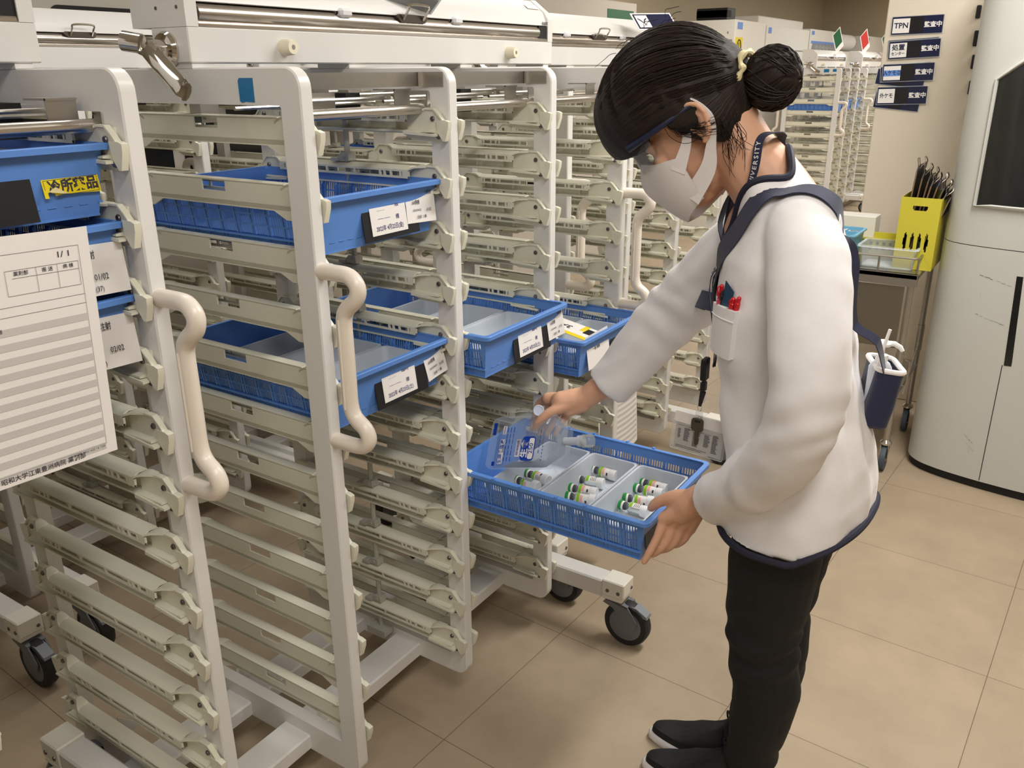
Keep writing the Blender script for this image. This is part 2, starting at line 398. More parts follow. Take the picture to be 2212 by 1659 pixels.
def lever_mesh():
    mb = MB(); c = (-.004, .306, 1.5265)
    mb.lathe([(.030, 0), (.030, .004), (.026, .010), (.017, .012), (.015, .034)], c, (-1, 0, 0), 28)
    # knob at the upper end and the long handle that drops towards the operator
    mb.tube([(-.034, .332, 1.536), (-.050, .360, 1.541)], [.016, .0165], 18)
    mb.loft([[Vector((-.022-.016,   .312+.013*math.cos(a), 1.530+.014*math.sin(a)))+Vector((dx, dy, dz)) + Vector((sc*.010*math.sin(a*1.0), 0, 0)) for a in [2*PI*k/10 for k in range(10)]]
             for dx, dy, dz, sc in ((0, .022, .006, .8), (0, 0, 0, 1), (-.002, -.03, -.024, 1), (-.003, -.06, -.047, .9), (-.006, -.082, -.062, .8), (-.012, -.098, -.069, .7), (-.016, -.108, -.070, .6))])
    return mb.mesh('lever', CHROME)
M_LEVER = lever_mesh()
def base_mesh():
    mb = MB()
    for y in (.145, .335): mb.box(-.354, .86, y, y+.08, .098, .137, .004)
    for i in range(4):
        for y in (.145, .405):
            mb.prism([(i*S+TX, .137), (i*S+TX+.05, .137), (i*S+TX, .19)], y+.002 if y < .2 else y+.002, y+.006, 'y')
    return mb.mesh('base_beam', WHITE)
def leg_mesh():
    mb = MB(); mb.box(-.029, .029, -.145, .495, .137, .190, .004); return mb.mesh('leg', WHITE)
def fittings_mesh(b, strap):
    """what hangs under the top rails in one bay: strap, hanger plates, front tube, rods and springs"""
    mb = MB(); x0, x1 = b*S+TX, (b+1)*S
    for x in (x0+.035, x1-.035):
        mb.box(x-.022, x+.022, .085, .088, 1.412, 1.458); mb.box(x-.022, x+.022, .082, .14, 1.455, 1.458)
        mb.box(x-.02, x+.02, .30, .33, 1.405, 1.46)
    if strap:
        pts = [(x0+.0, .012, 0), (x0+.003, .05, 0), (x0+.010, .064, 0), (x0+.03, .068, 0), (x1-.03, .068, 0), (x1-.010, .064, 0), (x1-.003, .05, 0), (x1-.001, .012, 0)]
        P = bez([(p[0], p[1], 1.462) for p in pts], 4); mb.strip(P, (0, 0, .026), .003)
    for y, z in ((.16, 1.44), (.19, 1.432), (.26, 1.445)): mb.tube([(x0, y, z), (x1, y, z)], .0035, 8)
    mb.box(x0+.12, x0+.22, .17, .25, 1.425, 1.452); mb.mat_i(1); mb.box(x1-.07, x1-.03, .2, .26, 1.40, 1.45)
    return mb.mesh('hanger_fitting', [STEEL, DEEP])
M_BASE, M_LEG = base_mesh(), leg_mesh()
M_FIT = [fittings_mesh(0, True), fittings_mesh(1, True), fittings_mesh(2, False)]
def tubes_mesh():
    mb = MB(); mb.tube([(TX+.001, .066, 1.4205), (S-.001, .066, 1.4205)], .0095, 14); return mb.mesh('stop_bar', ALU)
M_TUBE = tubes_mesh()
def stopper_mesh():
    """upright rod with a small clamp at every level, beside the inner face of a frame"""
    mb = MB(); x, y = -.013, .262
    mb.tube([(x, y, zt(11)-.075), (x, y, 1.40)], .006, 8)
    for k in range(NLEV):
        z = zt(k); mb.prism([(y-.012, z+.020), (y+.008, z+.020), (y+.024, z+.004), (y-.014, z+.004)], x-.012, x+.010); mb.lathe([(.004, 0), (.003, .002)], (x-.012, y-.002, z+.012), (-1, 0, 0), 8); mb.box(x-.016, x+.006, y+.014, y+.034, z+.003, z+.009)
    z = zt(11)-.078; mb.box(x-.022, x+.010, y-.03, y+.03, z-.010, z+.006)
    return mb.mesh('stopper_rod', mat('stopper_grey', (176, 174, 164), .45, noise=.05))
M_STOP = stopper_mesh()

def cart(name, loc, rz, label, group='medicine carts', levels=range(NLEV), legs=(-.325, .829)):
    r = empty(name, loc, rz); tag(r, label, 'cart', group)
    for i in range(4):
        link('frame', M_END if i in (0, 3) else M_MID, r, (i*S, 0, 0))
        for k in levels:
            if i < 3: link('rail', M_RAIL, r, (i*S+TX, 0, zt(k)))
            if i > 0:
                o = link('rail', M_RAIL, r, (i*S, D, zt(k))); o.rotation_euler = (0, 0, PI)
    for x in (0, 3*S):
        link('handle', M_HAND, r, (x+TX/2, 0, 0)); o = link('handle', M_HAND, r, (x+TX/2, D, 0)); o.rotation_euler = (0, 0, PI)
    link('top_beam', M_BEAM, r); link('top_cover', M_COVER, r); link('paper_clamp_bar', M_ROLL, r)
    for x in (.371, .740): link('paper_clip', M_CLIP, r, (x, 0, 0))
    link('clamp_latch', M_LATCH, r, (.578, 0, 0))
    for x in (.204, .954): link('bumper', M_BUMP, r, (x, 0, 0))
    link('lever', M_LEVER, r)
    link('base_beam', M_BASE, r)
    link('stopper_rod', M_STOP, r, (S, 0, 0))
    for b in range(3):
        link('hanger_fitting', M_FIT[b], r); link('stop_bar', M_TUBE, r, (b*S, 0, 0))
    for x in legs:
        link('leg', M_LEG, r, (x, 0, 0))
        for y, a in ((-.212, 0), (.562, PI)):
            o = link('end_cap', M_CAP, r, (x, y, 0)); o.rotation_euler = (0, 0, a)
            c = link('caster_fork', M_FORK, r, (x, y+(.03 if a == 0 else -.03), 0)); c.rotation_euler = (0, 0, a if a == 0 else PI/2)
            wv = link('caster_wheel', M_WHEEL, c, (0, -.032, 0)); link('brake_pedal', M_BRAKE, c)
    return r
cart_b = cart('medicine_cart', (0, 0, 0), 0, 'white basket cart with a square of blue tape, directly in front of the woman')
cart_a = cart('medicine_cart', (-.255-3*S, .0774, 0), 0, 'white basket cart cut off by the left edge, a transport list hung on its front')
cart_e = cart('medicine_cart', (1.245, .236, 0), -.05, 'white basket cart standing behind the woman\'s reaching arm, striped paper on its front')
cart_d = cart('medicine_cart', (-.03, 1.215, 0), 0, 'white basket cart in the second row, seen through the blue taped cart', legs=(.05, .96))
cart_d2 = cart('medicine_cart', (-1.27, 1.20, 0), 0, 'white basket cart in the second row behind the cart with the transport list', legs=(-.325, 1.124))
cart_g = cart('medicine_cart', (1.23, 1.25, 0), 0, 'white basket cart in the second row behind the cart with the striped paper')
cart_f = cart('medicine_cart', (8.11, 1.124, 0), 0, 'far white basket cart facing end on, two blue tapes on its top rail')
cart_f2 = cart('medicine_cart', (9.40, .98, 0), 0, 'far white basket cart half hidden by the beige sign partition')
def tape(parent, y0, y1, z0, z1):
    mb = MB(); n = 8; random.seed(3)
    pts = [(y0, z0)] + [(y0+(y1-y0)*i/n, z0+random.uniform(-.001, .0015)) for i in range(1, n)] + [(y1, z0+.001), (y1+.0006, z1-.004), (y1-.003, z1), (y0, z1)]
    mb.prism(pts, -.0008, -.0001); o = mb.build('tape_strip', BLUETAPE, parent); o['label'] = 'square of blue tape stuck on the top rail'; return o
tape(cart_b, .105, .140, 1.444, 1.481)
tape(cart_f, .05, .085, 1.46, 1.485); tape(cart_f, .12, .17, 1.455, 1.485)
lt = lettering('yuyama', .0165, INK, cart_b, frame_mat((LEN-.018, BY0+.0012, 1.6085), (1, 0, 0), (0, .0, 1)), .02, .8); lt['label'] = 'small black maker\'s lettering'
lt = lettering('yuyama', .0165, INK, cart_e, frame_mat((LEN-.018, BY0+.0012, 1.6085), (1, 0, 0), (0, .0, 1)), .02, .8)
mb = MB(); mb.T = frame_mat((LEN-.045, BY0+.030, 1.6480), (1, 0, 0), (0, .80, .62)); mb.box(-.028, .028, -.009, .009, .0005, .001); mb.mat_i(1)
for i in range(4): mb.box(-.024, .02-.006*(i % 2), .0052-.0036*i, .0062-.0036*i, .001, .0012)
o = mb.build('rating_label', [PAPER, PAPERGREY], cart_b)
# ================================================================== THE ROOM
def struct(name, mb, m):
    o = mb.build(name, m, smooth=False); o['kind'] = 'structure'; return o
RX0, RX1, RY0, RY1 = -4.2, 14.3, -4.6, 3.0
# vinyl floor in half-metre squares with thin joints and soft stains
fm = bpy.data.materials.new('vinyl_floor'); fm.use_nodes = True; nt = fm.node_tree; N = nt.nodes; L = nt.links; p = N['Principled BSDF']
tc = N.new('ShaderNodeTexCoord'); mp = N.new('ShaderNodeMapping'); mp.inputs['Location'].default_value = (-.762, .500, 0); mp.inputs['Rotation'].default_value = (0, 0, math.radians(3.0))
L.new(tc.outputs['Object'], mp.inputs['Vector'])
br = N.new('ShaderNodeTexBrick'); br.offset = 0; br.squash = 1; br.inputs['Scale'].default_value = 1; br.inputs['Brick Width'].default_value = .5; br.inputs['Row Height'].default_value = .5; br.inputs['Mortar Size'].default_value = .0011; br.inputs['Mortar Smooth'].default_value = .3
br.inputs['Color1'].default_value = (*srgb(178, 160, 137), 1); br.inputs['Color2'].default_value = (*srgb(174, 157, 134), 1); br.inputs['Mortar'].default_value = (*srgb(112, 96, 76), 1)
L.new(mp.outputs['Vector'], br.inputs['Vector'])
n1 = N.new('ShaderNodeTexNoise'); n1.inputs['Scale'].default_value = 5; n1.inputs['Detail'].default_value = 6; n1.inputs['Roughness'].default_value = .62; L.new(tc.outputs['Object'], n1.inputs['Vector'])
cr = N.new('ShaderNodeValToRGB'); cr.color_ramp.elements[0].position = .28; cr.color_ramp.elements[0].color = (.80, .79, .77, 1); cr.color_ramp.elements[1].position = .7; cr.color_ramp.elements[1].color = (1.03, 1.02, 1.0, 1)
L.new(n1.outputs['Fac'], cr.inputs['Fac'])
mx = N.new('ShaderNodeMix'); mx.data_type = 'RGBA'; mx.blend_type = 'MULTIPLY'; mx.inputs['Factor'].default_value = .8
L.new(br.outputs['Color'], mx.inputs['A']); L.new(cr.outputs['Color'], mx.inputs['B']); L.new(mx.outputs['Result'], p.inputs['Base Color'])
p.inputs['Roughness'].default_value = .46
mb = MB(); mb.box(RX0, RX1, RY0, RY1, -.05, 0); struct('floor', mb, fm)
WALLM = mat('wall_paper', (214, 202, 178), .8, noise=.02, nscale=2); CEILM = mat('ceiling_board', (238, 236, 230), .9, noise=.02)
mb = MB(); mb.box(RX0, RX1, RY0, RY1, CEIL, CEIL+.05); struct('ceiling', mb, CEILM)
mb = MB(); mb.box(RX0, RX1, RY1, RY1+.1, 0, CEIL); struct('wall_left', mb, WALLM)
mb = MB(); mb.box(RX1, RX1+.1, RY0, RY1, 0, CEIL); struct('wall_back', mb, WALLM)
mb = MB(); mb.box(RX0, RX1, RY0-.1, RY0, 0, CEIL); struct('wall_right', mb, WALLM)
mb = MB(); mb.box(RX0-.1, RX0, RY0, RY1, 0, CEIL); struct('wall_front', mb, WALLM)
mb = MB(); mb.box(RX0, RX1, RY1-.012, RY1, 0, .08); struct('baseboard_left', mb, MIDGREY)
mb = MB(); mb.box(RX1-.012, RX1, RY0, RY1, 0, .08); struct('baseboard_back', mb, MIDGREY)

# ------------------------------------------------------------------ big rounded dispensing machine at the right
mach = empty('dispensing_machine', (2.36, -1.0, 0)); tag(mach, 'tall pale grey machine with a rounded corner and a dark window at the right edge', 'machine')
plan = [(3.05, -.640)] + [(2.62, -.640)] + bez([(2.52, -.640), (2.468, -.660), (2.425, -.700), (2.395, -.765), (2.376, -.835), (2.36, -.91)], 5)[1:] + [(2.345, -1.02), (2.335, -1.15), (2.33, -1.35), (2.335, -1.6), (2.35, -1.85), (2.40, -1.95), (3.05, -1.95)]
arc = [0.0]
for i in range(1, len(plan)): arc.append(arc[-1]+math.dist(plan[i], plan[i-1]))
def onplan(s):
    s = max(0, min(arc[-1], s))
    for i in range(1, len(arc)):
        if s <= arc[i]+1e-9:
            t = (s-arc[i-1])/(arc[i]-arc[i-1]); a, b = plan[i-1], plan[i]; d = (Vector(b)-Vector(a)).normalized()
            return a[0]+(b[0]-a[0])*t, a[1]+(b[1]-a[1])*t, (-d.y, d.x)
def s_at(y):
    for i in range(3, len(plan)-2):
        if plan[i][1] >= y >= plan[i+1][1]: return arc[i]+(arc[i+1]-arc[i])*(plan[i][1]-y)/(plan[i][1]-plan[i+1][1])
def mp3(s, z, off):
    x, y, nn = onplan(s); return x-off*nn[0]-2.36, y-off*nn[1]+1.0, z
mb = MB(); n = len(plan)
mb.prism([(x-2.36, y+1.0) for x, y in plan], .035, .8975, 'z'); mb.prism([(x-2.36, y+1.0) for x, y in plan], .9005, 1.92, 'z')
mb.build('body', MACH, mach, angle=25)
mb = MB(); mb.prism([(x-2.36+.012, y+1.0-.006) for x, y in plan], 0, .035, 'z'); mb.build('plinth', DEEP, mach, angle=25)
mb = MB(); mb.prism([(x-2.36+.004, y+1.0-.003) for x, y in plan], .897, .901, 'z'); mb.build('seam', DEEP, mach, angle=25)
s0 = s_at(-.735); s1 = s_at(-1.5)
cols = 14; vs = []; fs = []
for i in range(cols+1):
    s = s0+(s1-s0)*i/cols; y = onplan(s)[1]; top = 1.45 if y > -.76 else (1.45+(1.60-1.45)*min(1, ((-.76-y)/.22))**.6)
    vs += [mp3(s, 1.038, .003), mp3(s, top, .003)]
for i in range(cols): fs.append((2*i, 2*i+1, 2*i+3, 2*i+2))
mb.add(vs, fs); mb.build('window', GLASSD, mach)
edge = [Vector(vs[2*i+1]) for i in range(cols, -1, -1)] + [Vector(vs[2*i]) for i in range(cols+1)]
mb = MB(); mb.tube(edge, .011, 10, flat=.6); mb.build('window_bezel', MACH, mach)
mb = MB()
s2 = s_at(-.915)
mb.tube([mp3(s2, .04, .0003), mp3(s2, .495, .0003)], .0015, 6); mb.build('panel_joint', DEEP, mach)
mb = MB(); mb.add([mp3(s_at(-.920), .495, .002), mp3(s_at(-1.45), .495, .002), mp3(s_at(-1.45), .815, .002), mp3(s_at(-.905), .815, .002)], [(0, 1, 2, 3)]); mb.build('dark_panel', GLASSD, mach)
mb = MB(); random.seed(5)
for (ya, yb, z) in ((-.79, -.90, .800), (-.80, -.895, .660), (-.70, -.72, .868), (-.73, -.735, .85), (-.84, -.87, .20), (-.85, -.88, .17), (-.80, -.81, .74), (-.86, -.865, .155)):
    k = 6
    for i in range(k):
        y = ya+(yb-ya)*i/k; y2 = ya+(yb-ya)*(i+random.uniform(.4, 1))/k; z2 = z-.004*i+random.uniform(-.001, .001); q = random.uniform(.0005, .0016)
        mb.add([mp3(s_at(y), z2, .0012), mp3(s_at(y2), z2-.002, .0012), mp3(s_at(y2), z2-.002+q, .0012), mp3(s_at(y), z2+q, .0012)], [(0, 1, 2, 3)])
mb.build('scratch_mark', mat('scratch', (84, 80, 74), .7, noise=.1), mach)

# ------------------------------------------------------------------ partition with the four signs
mb = MB(); mb.box(3.2, 3.34, -.78, -.203, 0, 2.3, .004); o = mb.build('partition', BEIGE); tag(o, 'beige upright partition carrying the four dark signs', 'partition')
def sign(yl, zt_, w_, h_, tilt, first, x, label, kind=0, small=None, text='監査中', grp='laminated signs on the partition'):
    r = empty('wall_sign', (x, yl, zt_)); r.rotation_euler = (tilt, 0, 0); tag(r, label, 'sign', grp)
    mb = MB(); mb.prism([(0, 0), (-w_, 0), (-w_, -h_), (0, -h_)], -.002, 0); mb.build('backing', clear('laminate', (220, 226, 232), .35, .1), r)
    mb = MB(); b = .003; mb.prism([(-b, -b), (-w_+b, -b), (-w_+b, -h_+b), (-b, -h_+b)], -.0030, -.002); mb.build('card', NAVYCARD, r)
    mb = MB(); mb.prism([(-w_*.36, -.006), (-w_*.62, -.006), (-w_*.62, -h_+.006), (-w_*.36, -h_+.006)], -.0034, -.003); mb.build('dark_panel', BLACKCARD, r)
    if first:
        q = (-.007, -w_*.36, -.010, -h_+.008)
        mb = MB(); mb.prism([(q[0], q[2]), (q[1], q[2]), (q[1], q[3]), (q[0], q[3])], -.0036, -.003); wp = mb.build('name_panel', PAPER, r)
        cy, cz = (q[0]+q[1])/2, (q[2]+q[3])/2
        if kind == 1:
            mb = MB(); mb.prism([(q[0], -h_*.36), (q[1], -h_*.36), (q[1], -h_*.68), (q[0], -h_*.68)], -.0038, -.0036); mb.build('blue_band', SIGNBLUE, wp)
        ff = lambda y, z: frame_mat((-.0040, y, z), (0, -1, 0), (0, 0, 1))
        if small:
            lettering(first, .026, NAVYCARD, wp, ff(cy, cz+.010), .022); lettering(small, .016, NAVYCARD, wp, ff(cy, cz-.014), .02, .85)
        else: lettering(first, .030 if len(first) == 3 and first.isascii() else .0225, NAVYCARD, wp, ff(cy, cz), .02, 1.0 if first.isascii() else .8)
        lettering(text, .0235, PAPER, r, ff(-w_*.805, -h_*.52), .03, .98)
    return r
sign(-.226, 1.694, .204, .075, -.02, 'TPN', 3.197, 'dark laminated sign reading TPN, topmost of the four on the partition')
sign(-.222, 1.601, .200, .068, -.05, None, 3.198, 'dark laminated sign mostly covered by the treatment centre sign')
sign(-.227, 1.596, .205, .075, -.05, '処置', 3.193, 'dark laminated sign with two text lines, second from the top on the partition', 0, 'センター')
sign(-.196, 1.490, .20, .068, .10, None, 3.198, 'dark laminated sign sticking out crookedly under the blue banded sign')
sign(-.205, 1.494, .20, .066, -.10, None, 3.196, 'dark laminated sign peeping out left of the blue banded sign', 1)
sign(-.215, 1.505, .208, .075, -.035, '入ケモ②', 3.191, 'dark laminated sign with a light blue name band, third from the top', 1)
sign(-.200, 1.395, .19, .07, .09, None, 3.198, 'dark laminated sign showing under the bottom sign with a white corner')
sign(-.205, 1.412, .205, .076, -.03, '外ケモ', 3.191, 'dark laminated sign hung lowest of the four, white handwritten style name panel')
for i, (y, z, h) in enumerate(((-.553, 1.70, .05), (-.560, 1.60, .06), (-.566, 1.51, .055), (-.571, 1.41, .055), (-.580, 1.31, .055), (-.588, 1.18, .05))):
    mb = MB(); mb.box(3.190, 3.2, y-.009, y+.009, z-h/2, z+h/2, .003); o = mb.build('magnet_strip', BLACK)
    tag(o, ['black magnet strip, highest on the partition beside the machine', 'black magnet strip, second from the top beside the machine', 'black magnet strip, third from the top beside the machine', 'black magnet strip, fourth from the top beside the machine', 'thick black magnet strip, fifth from the top beside the machine', 'black magnet strip, lowest on the partition beside the machine'][i], 'magnet', 'magnet strips on the partition')

# ------------------------------------------------------------------ steel trolley table
t = empty('steel_trolley', (2.34, -.6, 0)); tag(t, 'stainless steel trolley with a raised rail beside the pale grey machine', 'trolley')
TL, TW = .50, .50
mb = MB(); mb.box(0, TW, 0, TL, .765, .785, .003); mb.box(0, .015, 0, TL, .74, .785); mb.build('top_tray', STEEL, t)
mb = MB(); mb.tube([(TW, .008, .842), (.012, .008, .842), (.006, .014, .842), (.006, TL, .842)], .0042, 8)
for (x, y) in ((.006, .14), (.006, .40), (.02, .008), (.25, .008)): mb.tube([(x, y, .785), (x, y, .842)], .004, 8)
mb.build('guard_rail', STEEL, t)
for (x, y) in ((.02, .022), (.02, TL-.02), (TW-.02, .022), (TW-.02, TL-.02)):
    mb = MB(); mb.tube([(x, y, .125), (x, y, .765)], .0125, 12); mb.tube([(x, y, .37), (x, y, .48)], .0155, 12); lg = mb.build('leg', STEEL, t)
    mb = MB(); mb.lathe([(.014, .100), (.022, .108), (.022, .116), (.012, .126)], (x, y, 0), (0, 0, 1), 16)
    for sy in (-.015, .012): mb.prism([(x-.018, .105), (x+.018, .105), (x-.004, .045), (x-.016, .045)], y+sy, y+sy+.003, 'y')
    mb.mat_i(1); mb.lathe([(.034, -.010), (.048, -.010), (.050, 0), (.048, .010), (.034, .010)], (x-.008, y, .050), (0, 1, .0), 24)
    mb.mat_i(0); mb.lathe([(.006, -.013), (.012, -.010), (.033, -.008), (.033, .008), (.012, .010), (.006, .013)], (x-.008, y, .050), (0, 1, 0), 20)
    mb.build('caster', [CHROME, mat('blue_grey_rubber', (70, 80, 92), .6, noise=.05)], lg)
mb = MB(); mb.box(.004, TW, .012, TL, .30, .315, .002); mb.build('lower_shelf', STEEL, t)
mb = MB(); mb.box(.008, .012, .04, TL, .50, .735); mb.build('front_panel', mat('dull_steel', (150, 142, 130), .3, .9, noise=.1, nscale=5), t)
mb = MB(); mb.tube([(.01, .0, .36), (.0, -.018, .36), (.0, -.018, .46), (.01, .0, .46)], .003, 8); mb.tube([(.3, -.002, .45), (.0, -.012, .33)], .003, 8); mb.build('side_catch', STEEL, t)
# things on the trolley
def open_box(name, w_, d_, h_, m, taper=.9, th=.002, lip=.006):
    mb = MB()
    def ring(k, z): 
        a, b = w_*k/2, d_*k/2; return [(x, y, z) for x, y in rrect(-a, a, -b, b, min(a, b)*.18, 4)]
    mb.loft([ring(taper*.5, th+.0002), ring(taper-.01, th), ring(1-2*th/w_, h_), ring(1, h_), ring(1+2*lip/w_, h_), ring(1+2*lip/w_, h_-.006), ring(1, h_-.004), ring(taper, 0), ring(taper*.5, 0)])
    return mb.mesh(name, m)
o = link('clear_container', open_box('clear_container', .155, .20, .080, CLEARP, .9), None, (2.47, -.475, .786)); tag(o, 'clear plastic container at the near corner of the steel trolley', 'container')
r = link('blue_container', open_box('blue_container', .20, .26, .11, LBLUE, .92), None, (2.50, -.220, .786)); tag(r, 'light blue plastic container with white labels, beside the clear container', 'container')
for i, (y, tl) in enumerate(((-.02, .0), (-.055, .25), (-.09, 0), (-.115, 0))):
    mb = MB(); mb.T = frame_mat((.058, y, .1005), (0, -1, tl), (1, 0, 0)); mb.box(-.014, .014, -.018 if i == 1 else -.009, .020 if i == 1 else .009, 0, .001); mb.mat_i(1); mb.box(-.009, .009, -.006, .006, .001, .0012)
    mb.build('label', [PAPER, INK], r)
yb = link('yellow_basket', open_box('yellow_basket', .14, .40, .075, YELLOWPL, .93), None, (2.665, -.27, .786)); tag(yb, 'low yellow perforated basket behind the light blue container', 'basket')
mb = MB()
for i in range(16):
    for j in range(2): mb.lathe([(.0065, 0), (.0065, .001)], (-.0705, -.18+i*.024, .055-.02*j), (-1, 0, 0), 10)
mb.build('hole_row', DEEP, yb)
wb = empty('white_carton', (2.775, -.24, .786)); tag(wb, 'white carton with a black badge against the partition foot', 'box')
mb = MB(); mb.box(-.05, .05, -.12, .115, 0, .135, .002); mb.build('carton', MACHW, wb)
mb = MB(); mb.box(-.0515, -.05, .035, .095, .105, .125); mb.mat_i(1); mb.lathe([(.0075, 0), (.0075, .0006), (.0060, .0007)], (-.0515, .08, .115), (-1, 0, 0), 16); mb.box(-.0522, -.0515, .045, .065, .110, .113); mb.box(-.0522, -.0515, .045, .065, .117, .119); mb.build('badge', [BLACK, PAPER], wb)
# tall yellow file box with clipboards
fb = empty('file_box', (2.43, -.56, .786)); tag(fb, 'tall yellow file box with a slot handle, clipboards standing in it', 'file box')
FW, FD, FH = .135, .24, .262
mb = MB()
def pcell(mb, yb_, zb_, hole, x0, x1):
    ys = sorted(yb_); zs_ = sorted(zb_)
    for i in range(len(ys)-1):
        for j in range(len(zs_)-1):
            cy, cz = (ys[i]+ys[i+1])/2, (zs_[j]+zs_[j+1])/2
            if not hole(cy, cz): mb.box(x0, x1, ys[i], ys[i+1], zs_[j], zs_[j+1])
def fh(y, z):
    if .216 < z < .234 and abs(y) < .026: return abs(y) < .026-max(0, abs(z-.225)-.004)
    for c in (-.036, -.012, .012, .036):
        if ((y-c)/.0058)**2+((z-.10)/.034)**2 < 1: return True
    return False
pcell(mb, [-FW/2+FW*i/44 for i in range(45)], [FH*i/62 for i in range(63)], fh, -.002, 0)
mb.box(0, FD, -FW/2, -FW/2+.002, 0, FH); mb.box(0, FD, FW/2-.002, FW/2, 0, FH); mb.box(FD-.002, FD, -FW/2, FW/2, 0, FH); mb.box(0, FD, -FW/2, FW/2, 0, .002)
mb.build('box_body', YELLOWPL, fb, smooth=False)
BROWN = mat('clipboard_edge', (120, 96, 66), .6, noise=.1); DKBOARD = mat('clipboard_face', (38, 33, 30), .5, noise=.1); WIRE = mat('clip_wire', (196, 186, 172), .25, 1.0)
cl = ['leftmost brown edged clipboard in the yellow file box', 'second clipboard from the left in the yellow file box', 'third clipboard from the left in the yellow file box', 'fourth clipboard from the left in the yellow file box',
      'navy clipboard, fifth from the left in the yellow file box', 'sixth clipboard from the left in the yellow file box', 'yellow edged clipboard, seventh from the left in the file box', 'rightmost clipboard leaning in the yellow file box']
for i in range(8):
    c = empty('clipboard', (2.45+.022*(i % 3), -.505-.0095*i, .790)); c.rotation_euler = (.06+.032*i, 0, 0); tag(c, cl[i], 'clipboard', 'clipboards in the file box')
    h = .355-.012*i+(.012 if i in (0, 4) else 0)
    mb = MB(); mb.prism([(0, 0), (.2, 0), (.2, h), (.02, h), (0, h-.02)], -.002, .002, 'y'); mb.mat_i(1); mb.prism([(-.001, .0), (-.0003, .0), (-.0003, h-.02), (-.001, h-.02)], -.0024, .0024, 'y')
    mb.build('board', [DKBOARD if i != 4 else NAVYCARD, YELLOWPL if i == 6 else BROWN], c)
    mb = MB(); mb.tube(bez([(.03, -.003, h-.01), (.035, -.016, h+.012), (.05, -.010, h+.028), (.075, -.010, h+.028), (.09, -.016, h+.012), (.095, -.003, h-.01)], 3), .002, 6)
    mb.tube([(.045, .003, h-.01), (.05, .012, h+.022), (.08, .012, h+.022), (.085, .003, h-.01)], .002, 6); mb.build('wire_clip', WIRE, c)

# ------------------------------------------------------------------ machines and cabinets far behind
def cabinet(name, x0, x1, y0, y1, z1, label, m=MACHW, cat='cabinet', side=None):
    r = empty(name, ((x0+x1)/2, y0, 0)); tag(r, label, cat); w2 = (x1-x0)/2
    mb = MB(); mb.box(-w2, w2, 0, y1-y0, 0.0, z1, .004); mb.build('body', m, r); return r, w2
c1, w2 = cabinet('vial_cabinet', 7.20, 8.08, 1.9, 2.75, 1.92, 'white cabinet with a yellow circled number, behind the woman\'s head')
mb = MB(); mb.box(-w2+.06, -w2+.20, -.002, 0, 1.84, 1.90); mb.build('blue_tag', SIGNBLUE, c1)
mb = MB(); mb.box(-w2+.03, -w2+.22, -.002, 0, 1.56, 1.77); yl = mb.build('number_sticker', YELLOW, c1)
mb = MB(); mb.tube([(-w2+.125+.055*math.cos(a), -.004, 1.665+.085*math.sin(a)) for a in [2*PI*k/20 for k in range(20)]], .005, 6, closed=True); mb.build('circle_mark', INK, yl)
lettering('1', .15, INK, yl, frame_mat((-w2+.125, -.004, 1.665), (1, 0, 0), (0, 0, 1)), .01)
mb = MB(); mb.box(-w2+.12, w2-.2, -.03, 0, 1.40, 1.46); mb.build('ledge', MIDGREY, c1)
mb = MB(); mb.box(-w2-.004, -w2, .02, .05, 1.3, 1.75); mb.box(-w2+.004-.008, -w2, .06, .07, 1.80, 1.82); mb.build('door_handle', MIDGREY, c1)
c2, w2 = cabinet('storage_cabinet', 8.12, 9.66, 1.9, 2.7, 1.90, 'wide white cabinet with a long horizontal seam behind the hair bun')
mb = MB(); mb.box(-w2+.05, -w2+.15, -.002, 0, 1.83, 1.885); mb.build('blue_tag', SIGNBLUE, c2)
mb = MB(); mb.box(-w2+.02, w2-.02, -.003, 0, 1.672, 1.682); mb.build('seam', MIDGREY, c2)
mb = MB(); mb.box(w2-.62, w2-.30, -.003, 0, 1.17, 1.42); mb.build('dark_panel', mat('slate_panel', (88, 98, 96), .4, noise=.05), c2)
mb = MB(); mb.tube([(w2-.14, -.03, 1.16), (w2-.14, -.03, 1.30)], .03, 10); mb.mat_i(1); mb.tube([(w2-.14, -.03, 1.12), (w2-.14, -.03, 1.165)], .032, 10); mb.build('indicator_bottle', [PAPER, REDCARD], c2)
c3, w2 = cabinet('cup_dispenser', 9.70, 10.95, 1.9, 2.7, 1.92, 'white dispenser front with rows of small round cups', cat='dispenser')
mb = MB()
for j in range(3):
    for i in range(7): mb.lathe([(.06, 0), (.055, .03), (.04, .05)], (-w2+.16+i*.155, 0, 1.71-.155*j), (0, -1, 0), 12)
mb.build('cup_row', mat('cup_grey', (150, 150, 150), .4, noise=.05), c3)
mb = MB()
for z in (1.78, 1.61): mb.box(-w2+.06, w2-.06, -.004, 0, z-.014, z+.014)
mb.box(-w2+.06, -w2+.16, -.004, 0, 1.86, 1.90); mb.build('blue_tag', SIGNBLUE, c3)
c4, w2 = cabinet('roll_cabinet', 11.0, 12.5, 1.9, 2.7, 1.70, 'white cabinet under a long white paper roll')
mb = MB(); mb.tube([(-w2+.05, .2, 1.83), (w2-.1, .2, 1.83)], .10, 20); mb.build('paper_roll', PAPER, c4)
mb = MB(); mb.box(-w2+.06, -w2+.2, -.004, 0, 1.60, 1.66); mb.build('blue_tag', SIGNBLUE, c4)
c5, w2 = cabinet('filing_cabinet', 12.56, 14.1, 1.9, 2.7, 1.92, 'pale cabinet farthest along the wall beside the partition edge')
mb = MB(); mb.box(-w2+.06, -w2+.2, -.004, 0, 1.83, 1.89); mb.build('blue_tag', SIGNBLUE, c5)
